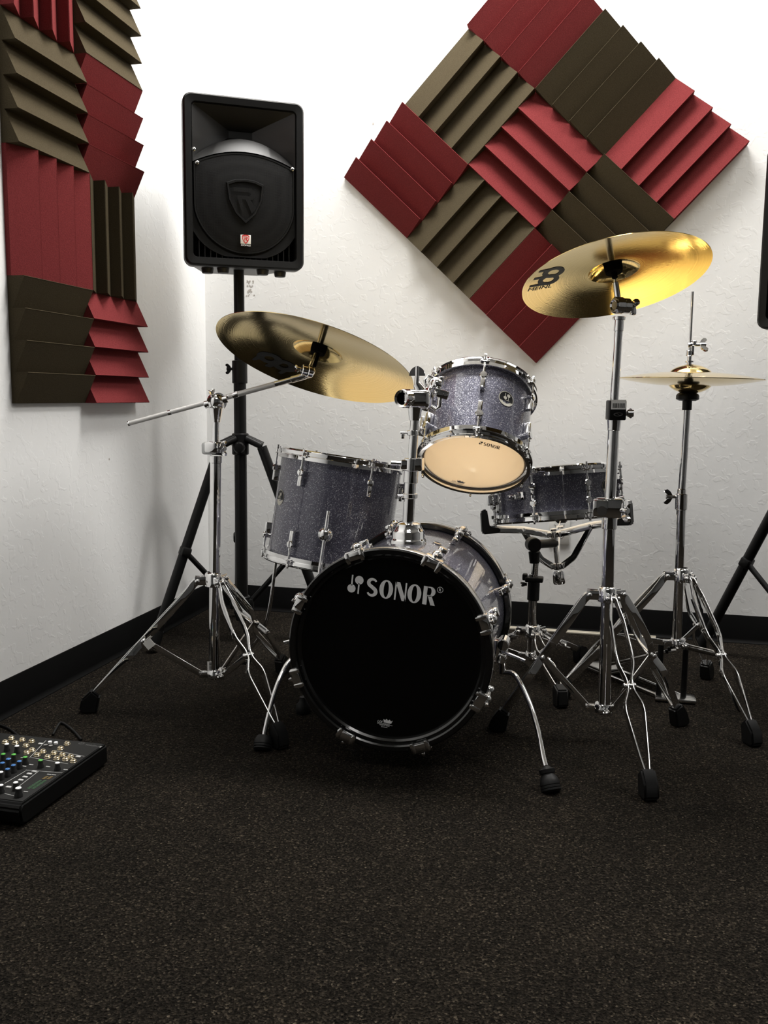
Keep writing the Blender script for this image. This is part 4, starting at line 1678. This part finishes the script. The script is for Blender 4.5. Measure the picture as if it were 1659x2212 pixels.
def make_speaker(M, label):
    """front plane at y = 0, facing -y; x to the right seen from the front; origin under the box on the pole axis"""
    root = thing('loudspeaker', label, 'loudspeaker', M=M, group='black loudspeakers on tripods')
    W, Hh, D = 0.350, 0.478, 0.29
    z0 = 0.0
    zc = Hh / 2
    y0 = -0.14

    def loop(w_, h_, r_, y_, dz=0.0, n=6):
        return [V((x, y_, zc + z + dz)) for x, z in rrect(w_, h_, r_, n)]
    rings = [loop(W - 0.012, Hh - 0.012, 0.020, y0 - 0.004), loop(W - 0.002, Hh - 0.002, 0.024, y0 + 0.002), loop(W, Hh, 0.026, y0 + 0.012), loop(W, Hh, 0.026, y0 + 0.040),
             loop(W - 0.008, Hh - 0.010, 0.026, y0 + 0.048), loop(W - 0.02, Hh - 0.02, 0.03, y0 + 0.10), loop(W * 0.64, Hh * 0.93, 0.03, y0 + D)]
    inner = [loop(W - 0.046, Hh - 0.048, 0.014, y0 - 0.002), loop(W - 0.050, Hh - 0.052, 0.012, y0 + 0.006), loop(W - 0.050, Hh - 0.052, 0.012, y0 + 0.085)]
    seq = list(reversed(inner)) + rings
    vs, fs = [], []
    n = len(seq[0])
    for lp in seq:
        vs += lp
    for i in range(len(seq) - 1):
        for k in range(n):
            j = (k + 1) % n
            fs.append((i * n + k, i * n + j, (i + 1) * n + j, (i + 1) * n + k))
    fs.append(tuple(range(n)))
    fs.append(tuple((len(seq) - 1) * n + k for k in range(n))[::-1])
    MB().add(vs, fs).build('cabinet', 'black_plastic', root, local=True)
    # horn flare
    ow = W - 0.052

    def arc(x, zt, sag, hw):
        return zt - sag * (x / hw) ** 2
    hz = zc
    xs = [-0.5 + i / 16 for i in range(17)]
    top_o = [V((x * ow, y0 + 0.006, hz + 0.212)) for x in xs]
    bot_o = [V((x * ow, y0 + 0.003, hz + arc(x * ow, 0.089, 0.038, ow / 2))) for x in xs]
    top_i = [V((x * 0.07, y0 + 0.084, hz + 0.166)) for x in xs]
    bot_m = [V((x * ow * 0.93, y0 + 0.030, hz + arc(x * ow * 0.93, 0.131, 0.064, ow / 2))) for x in xs]
    bot_i = [V((x * 0.07, y0 + 0.084, hz + 0.146)) for x in xs]
    mb = MB()

    def sheet(rows):
        vs, fs = [], []
        m = len(rows[0])
        for r_ in rows:
            vs += r_
        for i in range(len(rows) - 1):
            for k in range(m - 1):
                fs.append((i * m + k, i * m + k + 1, (i + 1) * m + k + 1, (i + 1) * m + k))
        mb.add(vs, fs)
    sheet([top_o, top_i])
    sheet([bot_o, bot_m, bot_i])
    for s in (0, -1):
        sheet([[bot_o[s], bot_o[s].lerp(top_o[s], 0.5), top_o[s]], [bot_m[s], bot_m[s].lerp(top_i[s], 0.45), top_i[s]], [bot_i[s], bot_i[s].lerp(top_i[s], 0.5), top_i[s]]])
    mb.build('horn', 'horn_plastic', root, local=True)
    # woofer pod with perforated grille
    out_ = []
    hw = ow / 2 - 0.001
    for i in range(17):
        x = -hw + 2 * hw * i / 16
        out_.append((x, arc(x, 0.088, 0.038, ow / 2)))
    for i in range(0, 25):
        a = math.radians(-6 - 168 * i / 24)
        out_.append((0.150 * math.cos(a), -0.050 + 0.150 * math.sin(a)))
    out_ = [(max(-hw, min(hw, x)), z) for x, z in out_]

    def inset(k, y):
        cx, cz = 0.0, -0.05
        return [V((cx + (x - cx) * k, y, hz + cz + (z - cz) * k)) for x, z in out_]
    pod = MB()
    seq = [inset(1.0, y0 + 0.085), inset(1.0, y0 + 0.010), inset(0.985, y0 + 0.004), inset(0.955, y0 + 0.004)]
    m = len(out_)
    vs, fs = [], []
    for lp in seq:
        vs += lp
    for i in range(len(seq) - 1):
        for k in range(m):
            j = (k + 1) % m
            fs.append((i * m + k, i * m + j, (i + 1) * m + j, (i + 1) * m + k))
    pod.add(vs, fs)
    pod.build('woofer_pod', 'black_plastic', root, local=True)
    g = MB()
    seq = [inset(0.965, y0 + 0.008)] + [inset(k, y0 + 0.006 - 0.010 * (1 - k * k)) for k in (0.95, 0.85, 0.7, 0.5, 0.25)]
    vs, fs = [], []
    for lp in seq:
        vs += lp
    for i in range(len(seq) - 1):
        for k in range(m):
            j = (k + 1) % m
            fs.append((i * m + k, i * m + j, (i + 1) * m + j, (i + 1) * m + k))
    vs.append(V((0, y0 - 0.004, hz - 0.05)))
    for k in range(m):
        fs.append(((len(seq) - 1) * m + k, (len(seq) - 1) * m + (k + 1) % m, len(vs) - 1))
    g.add(vs, fs)
    gr = g.build('grille', 'grille', root, local=True)
    # raised shield with an R pressed into the grille
    sh = [(-0.056, 0.048), (-0.03, 0.058), (0, 0.061), (0.03, 0.058), (0.056, 0.048), (0.050, 0.0), (0.030, -0.040), (0.0, -0.068), (-0.030, -0.040), (-0.050, 0.0)]
    e = MB()

    def gp(x, z, lift):
        return V((x, y0 - 0.0035 - lift, hz - 0.048 + z))
    m_ = len(sh)
    for k0, k1 in ((1.0, 0.86),):
        vs = [gp(x * 1.0, z * 1.0, -0.003) for x, z in sh] + [gp(x * 0.95, z * 0.95, 0.004) for x, z in sh] + [gp(x * 0.86, z * 0.86, 0.004) for x, z in sh] + [gp(x * 0.82, z * 0.82, -0.003) for x, z in sh]
        fs = []
        for i in range(3):
            for k in range(m_):
                j = (k + 1) % m_
                fs.append((i * m_ + k, i * m_ + j, (i + 1) * m_ + j, (i + 1) * m_ + k))
        e.add(vs, fs)
    rs = [fill([[(-0.034, 0.034), (0.012, 0.034), (0.028, 0.026), (0.030, 0.012), (0.020, 0.002), (-0.024, 0.002), (-0.024, 0.012), (0.012, 0.012), (0.016, 0.018), (0.012, 0.023), (-0.034, 0.023)]]),
          fill([[(-0.022, 0.002), (-0.010, 0.002), (-0.006, -0.034), (-0.014, -0.028)]]), fill([[(0.0, 0.002), (0.014, 0.002), (0.030, -0.022), (0.018, -0.036)]])]
    for s_ in rs:
        vs2, fs2 = s_
        nv = len(vs2)
        e.add([gp(x, z, 0.004) for x, z in vs2], fs2)
    e.build('grille_shield', 'grille', gr, local=True)
    # small white badge
    b_ = MB()
    b_.box((0.0, y0 - 0.0020, hz - 0.158), (0.030, 0.004, 0.026), bevel=0.001)
    bo = b_.build('badge', 'sticker', gr, local=True)
    r_ = MB()
    k = 0.20

    def bf(x, z):
        return V((x, y0 - 0.0046, hz - 0.157 + z))
    shs = [(x * k, z * k) for x, z in sh]
    shi = [(x * k * 0.76, z * k * 0.76) for x, z in sh]
    put(r_, fill([shs, shi]), bf)
    for s_ in rs:
        put(r_, ([(x * k, z * k) for x, z in s_[0]], s_[1]), bf)
    r_.build('badge_shield', 'badge_red', bo, local=True, smooth=0)
    t_ = MB()
    tv, tf = fill(text='ROCKVILLE', bold=0.01)
    tw_ = max(v[0] for v in tv)
    put(t_, ([(x / tw_, y) for x, y in tv], tf), lambda x, y: V((-0.014 + x * 0.028, y0 - 0.0050, hz - 0.177 + y * 0.006)))
    t_.build('badge_name', 'print_white', bo, local=True, smooth=0)
    # crescent-shaped port slots with thin slats
    f_ = MB()
    zb = -Hh / 2 + 0.026
    n_ = 20
    lo_e = [V((-ow / 2 + ow * i / n_, y0 + 0.012, hz + zb + 0.004)) for i in range(n_ + 1)]
    hi_e = []
    for i in range(n_ + 1):
        x = -ow / 2 + ow * i / n_
        zz = -0.050 - math.sqrt(max(0, 0.164 ** 2 - x * x))
        hi_e.append(V((x, y0 + 0.012, hz + max(zb + 0.006, min(zz, -0.105) - 0.022 * (abs(x) / (ow / 2)) ** 2))))
    inn = []
    for i in range(n_ + 1):
        x = -ow / 2 + ow * i / n_
        zz = -0.050 - math.sqrt(max(0, 0.148 ** 2 - min(abs(x), 0.1475) ** 2))
        inn.append(V((x, y0 + 0.014, hz + zz)))
    vs = hi_e + inn
    fs = [(i, i + 1, n_ + 2 + i, n_ + 1 + i) for i in range(n_)]
    f_.add(vs, fs)
    vs = hi_e + [v + V((0, 0.07, 0)) for v in hi_e]
    f_.add(vs, fs)
    f_.build('port_lip', 'black_plastic', root, local=True)
    s_ = MB()
    for i in range(1, 18):
        x = -ow / 2 + ow * i / 18
        zz = min(-0.108, -0.050 - math.sqrt(max(0, 0.164 ** 2 - x * x))) - 0.022 * (abs(x) / (ow / 2)) ** 2
        z1 = max(zz, zb + 0.006)
        s_.box((x, y0 + 0.030, hz + (z1 + zb) / 2), (0.0016, 0.030, z1 - zb + 0.002))
    s_.build('port_slats', 'horn_plastic', root, local=True)
    for x, z in ((-0.136, 0.048), (0.140, 0.052), (-0.145, 0.084)):
        q = V((x, y0 + 0.004, hz + z))
        MB().lathe([(0, 0), (0.0055, 0), (0.0055, 0.0022), (0.003, 0.0035), (0, 0.0035)], q, (0, -1, 0), 16).build('screw', 'satin_chrome', root, local=True)
    for x, y in ((-0.105, y0 + 0.055), (-0.062, y0 + 0.030), (0.055, y0 + 0.030), (0.112, y0 + 0.055)):
        MB().tube((x, y, 0.002), (x, y, -0.014), 0.0185, 0.0165, n=24, bevel=0.002).build('rubber_foot', 'rubber', root, local=True)
    return root


def make_speaker_stand(label, base, zhub, feet, ztop, zcol):
    bx, by = base
    r = thing('speaker_stand', label, 'speaker stand', (bx, by, 0), group='black speaker tripods')
    B = V((bx, by, 0))
    MB().tube(B + BZ * 0.07, B + BZ * zcol, 0.0195, n=26).build('lower_pole', 'black_metal', r)
    MB().tube(B + BZ * (zcol - 0.04), B + BZ * ztop, 0.0163, n=26).build('upper_pole', 'black_metal', r)
    c_ = MB()
    c_.tube(B + BZ * (zcol - 0.055), B + BZ * (zcol + 0.016), 0.0238, n=26, bevel=0.002)
    wing(c_, B + BZ * (zcol - 0.01) - CR * 0.022, -CR, 0.03, up=BZ, stem=0.006)
    c_.build('pole_collar', 'black_plastic', r)
    h_ = MB()
    h_.tube(B + BZ * (zhub - 0.050), B + BZ * (zhub + 0.018), 0.0265, n=26, bevel=0.003)
    h_.lathe([(0, 0), (0.016, 0), (0.018, 0.006), (0.018, 0.018), (0.014, 0.024), (0, 0.026)], B + BZ * (zhub - 0.025) - V((-0.28, 0.96, 0)) * 0.026, (0.28, -0.96, 0), 20)
    lo = MB()
    lo.tube(B + BZ * 0.100, B + BZ * 0.150, 0.0265, n=26, bevel=0.003)
    for fx, fy in feet:
        d = V((fx - bx, fy - by, 0))
        L_ = d.length
        d.normalize()
        s = V((-d.y, d.x, 0))
        sh = B + d * 0.068 + BZ * (zhub - 0.030)
        for e in (-1, 1):
            h_.path([B + d * 0.020 + s * e * 0.014 + BZ * (zhub + 0.002), sh + s * e * 0.017 + BZ * 0.010], 0.011, 12)
        h_.tube(sh - s * 0.024, sh + s * 0.024, 0.006, n=12)
        foot = V((fx, fy, 0.016))
        lg = MB().path([sh + BZ * 0.006, foot], 0.0158, 18).build('leg', 'black_metal', r)
        ax = (foot - sh).normalized()
        MB().path([foot - ax * 0.055, foot - ax * 0.02, foot + ax * 0.004], [0.0175, 0.020, 0.0185], 18).build('rubber_foot', 'rubber', lg)
        mid = sh.lerp(foot, 0.52)
        MB().path([B + d * 0.024 + BZ * 0.125, mid], 0.0085, 12).build('brace', 'black_metal', r)
        lo.box(B + d * 0.028 + BZ * 0.125, (0.020, 0.024, 0.030), axes=(d, s, BZ), bevel=0.003)
        k_ = MB()
        k_.box(mid, (0.030, 0.042, 0.030), axes=(ax, s, ax.cross(s)), bevel=0.006)
        k_.build('brace_joint', 'black_plastic', r)
    h_.build('leg_hub', 'black_plastic', r)
    lo.build('lower_collar', 'black_plastic', r)
    return r


PX, PYY = 0.300, -0.415
zcol = on_y(514, 790, PYY).z
zh_ = on_y(515, 948, PYY).z
sp_base = on_y(516, 592, PYY + 0.0)
make_speaker_stand('black tripod speaker stand in the corner, behind the boom cymbal stand', (PX, PYY), zh_, [(0.085, -0.612), (0.165, -0.110), (0.585, -0.360)], sp_base.z + 0.02, zcol)
yw = math.radians(30.6)
Msp = Matrix.Translation(V((PX, PYY, sp_base.z))) @ Matrix.Rotation(yw, 4, 'Z')
spk = make_speaker(Msp, 'black loudspeaker with red shield badge on the pole in the corner')
RPX, RPY = 2.020, -0.360
make_speaker_stand('black speaker tripod at the right edge, only one leg and a brace in view', (RPX, RPY), zh_, [(1.745, -0.150), (2.10, -0.68), (2.30, -0.14)], 1.0, 0.82)
spk2 = copy_tree(spk)
spk2['label'] = 'black loudspeaker cut off by the right edge of the photo, beside the hi-hats'
spk2.matrix_world = Matrix.Translation(V((RPX, RPY, 0.985))) @ Matrix.Rotation(math.radians(-22), 4, 'Z')

# ------------------------------------------------------------------ mixer on the floor
mx = thing('mixing_desk', 'small black audio mixer on the carpet at the left edge', 'mixer', (0.27, -1.55, 0))
X0, X1, Y0, Y1 = 0.120, 0.396, -1.712, -1.412
ZT = 0.046
body = [(Y0, 0.010), (Y0 + 0.012, 0.004), (Y1, 0.004), (Y1, ZT), (Y0 + 0.004, ZT), (Y0 - 0.004, ZT - 0.010)]
mb = MB().prism(body, (X0, 0, 0), (0, 1, 0), (0, 0, 1), (X1 - X0, 0, 0))
bmesh.ops.bevel(mb.bm, geom=list(mb.bm.edges), offset=0.004, segments=2, affect='EDGES')
mb.build('case', 'mixer_case', mx)
mb = MB().box(((X0 + X1) / 2, (Y0 + Y1) / 2 + 0.004, ZT + 0.0004), (X1 - X0 - 0.012, Y1 - Y0 - 0.016, 0.0016), bevel=0.0005)
panel = mb.build('control_panel', 'mixer_panel', mx)
for x in (X0 + 0.02, X1 - 0.02):
    for y in (Y0 + 0.03, Y1 - 0.03):
        MB().tube((x, y, 0), (x, y, 0.006), 0.008, n=14).build('rubber_foot', 'rubber', mx)


def X(x, y, h=ZT + 0.0012):
    return on_floor(x / 5.925, 1520 + y / 5.925, h)


def inside(p, m=0.006):
    return X0 + m < p.x < X1 - m and Y0 + m < p.y < Y1 - m


def jack_mesh():
    mb = MB().lathe([(0.0030, -0.004), (0.0030, 0.005), (0.0044, 0.0055), (0.0062, 0.004), (0.0066, 0.0015), (0.0072, 0.001), (0.0074, 0.0)], (0, 0, 0), (0, 0, 1), 20)
    return mb


jm = None
for x, y in ((145, 450), (285, 470), (405, 490), (65, 500), (195, 510), (330, 545), (410, 600), (340, 635), (475, 665), (550, 620), (610, 690), (690, 640), (725, 710), (800, 660), (840, 720), (905, 685), (940, 745), (775, 580), (860, 520), (925, 475)):
    p = X(x, y)
    if not inside(p):
        continue
    if jm is None:
        o = jack_mesh().build('jack_socket', 'jack', mx, local=True)
        jm = o
    else:
        o = jm.copy()
        COL.objects.link(o)
    o.location = p - WM[mx.name].translation


def knob(x, y, cap, h=0.016, r=0.0052):
    p = X(x, y)
    if not inside(p):
        return
    b_ = MB().lathe([(0, 0), (r * 1.25, 0), (r * 1.2, h * 0.25), (r, h * 0.4), (r * 0.86, h * 0.92), (0, h * 0.92)], p, (0, 0, 1), 18)
    k = b_.build('knob', 'knob_black', mx)
    c_ = MB().lathe([(r * 0.87, h * 0.86), (r * 0.86, h * 0.97), (r * 0.7, h), (0, h)], p, (0, 0, 1), 18)
    c_.box(p + V((0, -r * 0.6, h)), (r * 0.24, r * 0.9, 0.0008))
    c_.build('knob_cap', cap, k)


for x, y, c in ((90, 605, 'print_white'), (220, 630, 'print_white'), (45, 735, 'knob_green'), (180, 740, 'knob_green'), (325, 775, 'knob_green'), (523, 815, 'knob_green'), (738, 850, 'print_white'),
                (110, 800, 'knob_blue'), (250, 830, 'knob_blue'), (35, 850, 'knob_blue'), (175, 880, 'knob_blue'), (100, 930, 'knob_blue'), (15, 970, 'print_white'), (15, 1140, 'print_white'), (205, 1105, 'print_white')):
    knob(x, y, c)
knob(240, 1190, 'print_white', 0.018, 0.0062)
for x, y in ((640, 505), (715, 515), (585, 545), (650, 555)):
    p = X(x, y)
    MB().lathe([(0.0042, 0), (0.0042, 0.004), (0.0028, 0.0046), (0, 0.0046)], p, (0, 0, 1), 16).build('phono_jack', 'print_white' if y < 520 else 'satin_chrome', mx)
for x, y in ((440, 875), (375, 905), (320, 945), (265, 985), (110, 1075), (1000, 685), (520, 520)):
    p = X(x, y)
    if inside(p):
        MB().box(p + BZ * 0.001, (0.010, 0.006, 0.003), bevel=0.001).build('push_button', 'print_grey', mx)
for nm, t0, t1, m_ in (('level_meter', 0.0, 0.72, 'meter_green'), ('level_meter_peak', 0.74, 1.0, 'meter_amber')):
    mb = MB()
    for k in range(12):
        t = k / 11
        if t0 <= t <= t1:
            for off in (0, 60):
                p = X(365 + off + (600 - 365) * t, 1085 + (935 - 1085) * t)
                mb.box(p, (0.0060, 0.0034, 0.0010))
    mb.build(nm, m_, panel, smooth=0)
ln = MB()
for (a, b) in (((380, 690), (590, 470)), ((700, 600), (1080, 675)), ((820, 610), (1010, 465)), ((400, 690), (870, 770)), ((330, 860), (60, 1020)), ((330, 850), (800, 885)), ((500, 860), (240, 1060)), ((60, 1150), (180, 1180))):
    p, q = X(*a), X(*b)
    if inside(p, 0.003) and inside(q, 0.003):
        d = (q - p).normalized()
        ln.box((p + q) / 2, ((q - p).length, 0.0009, 0.0004), axes=(d, V((-d.y, d.x, 0)), BZ))
for x, y in ((615, 805), (840, 845), (690, 910), (630, 905), (310, 800), (330, 1125), (400, 780), (130, 700), (290, 690), (560, 1065)):
    p = X(x, y)
    if inside(p):
        ln.box(p, (0.009, 0.0022, 0.0004))
ln.build('panel_print', 'print_grey', panel, smooth=0)
lg_ = MB()
po_, px_ = X(1085, 530), X(1290, 560)
ux = (px_ - po_)
sz = ux.length
ux.normalize()
uy = V((-ux.y, ux.x, 0))
tv, tf = fill(text='MACKIE', bold=0.015)
tw_ = max(v[0] for v in tv)
put(lg_, ([(x / tw_, y) for x, y in tv], tf), lambda x, y: po_ + ux * (x * sz) + uy * (y * 0.0085))
cc = X(1045, 507)
put(lg_, fill([ell(0, 0, 0.0062, 0.0062), ell(0, 0, 0.0050, 0.0050)]), lambda x, y: cc + ux * x + uy * y)
put(lg_, ribbon([(-0.0025, -0.004), (-0.001, 0.0015), (0.0005, -0.001), (0.002, 0.0025), (0.004, 0.002)], [0.0012] * 5), lambda x, y: cc + ux * x + uy * y)
lg_.build('lettering', 'print_grey', panel, smooth=0)

# cables lying behind the mixer
for pxs, lab in (([(176, 1598), (160, 1580), (143, 1566), (132, 1561)], 'thin black cable running from the back right corner of the mixer'),
                 ([(40, 1590), (24, 1577), (8, 1569), (-20, 1560)], 'thin black cable trailing off from the back left of the mixer')):
    pts = [on_floor(x, y, 0.004) for x, y in pxs]
    if lab.startswith('thin black cable running'):
        q = on_floor(114, 1587, 0.004)
        pts += [on_floor(126, 1566, 0.004), q]
    o = MB().path(lerp_path(pts, 6), 0.0028, 10).build('audio_cable', 'rubber')
    solo(o, lab, 'cable', 'cables behind the mixer')
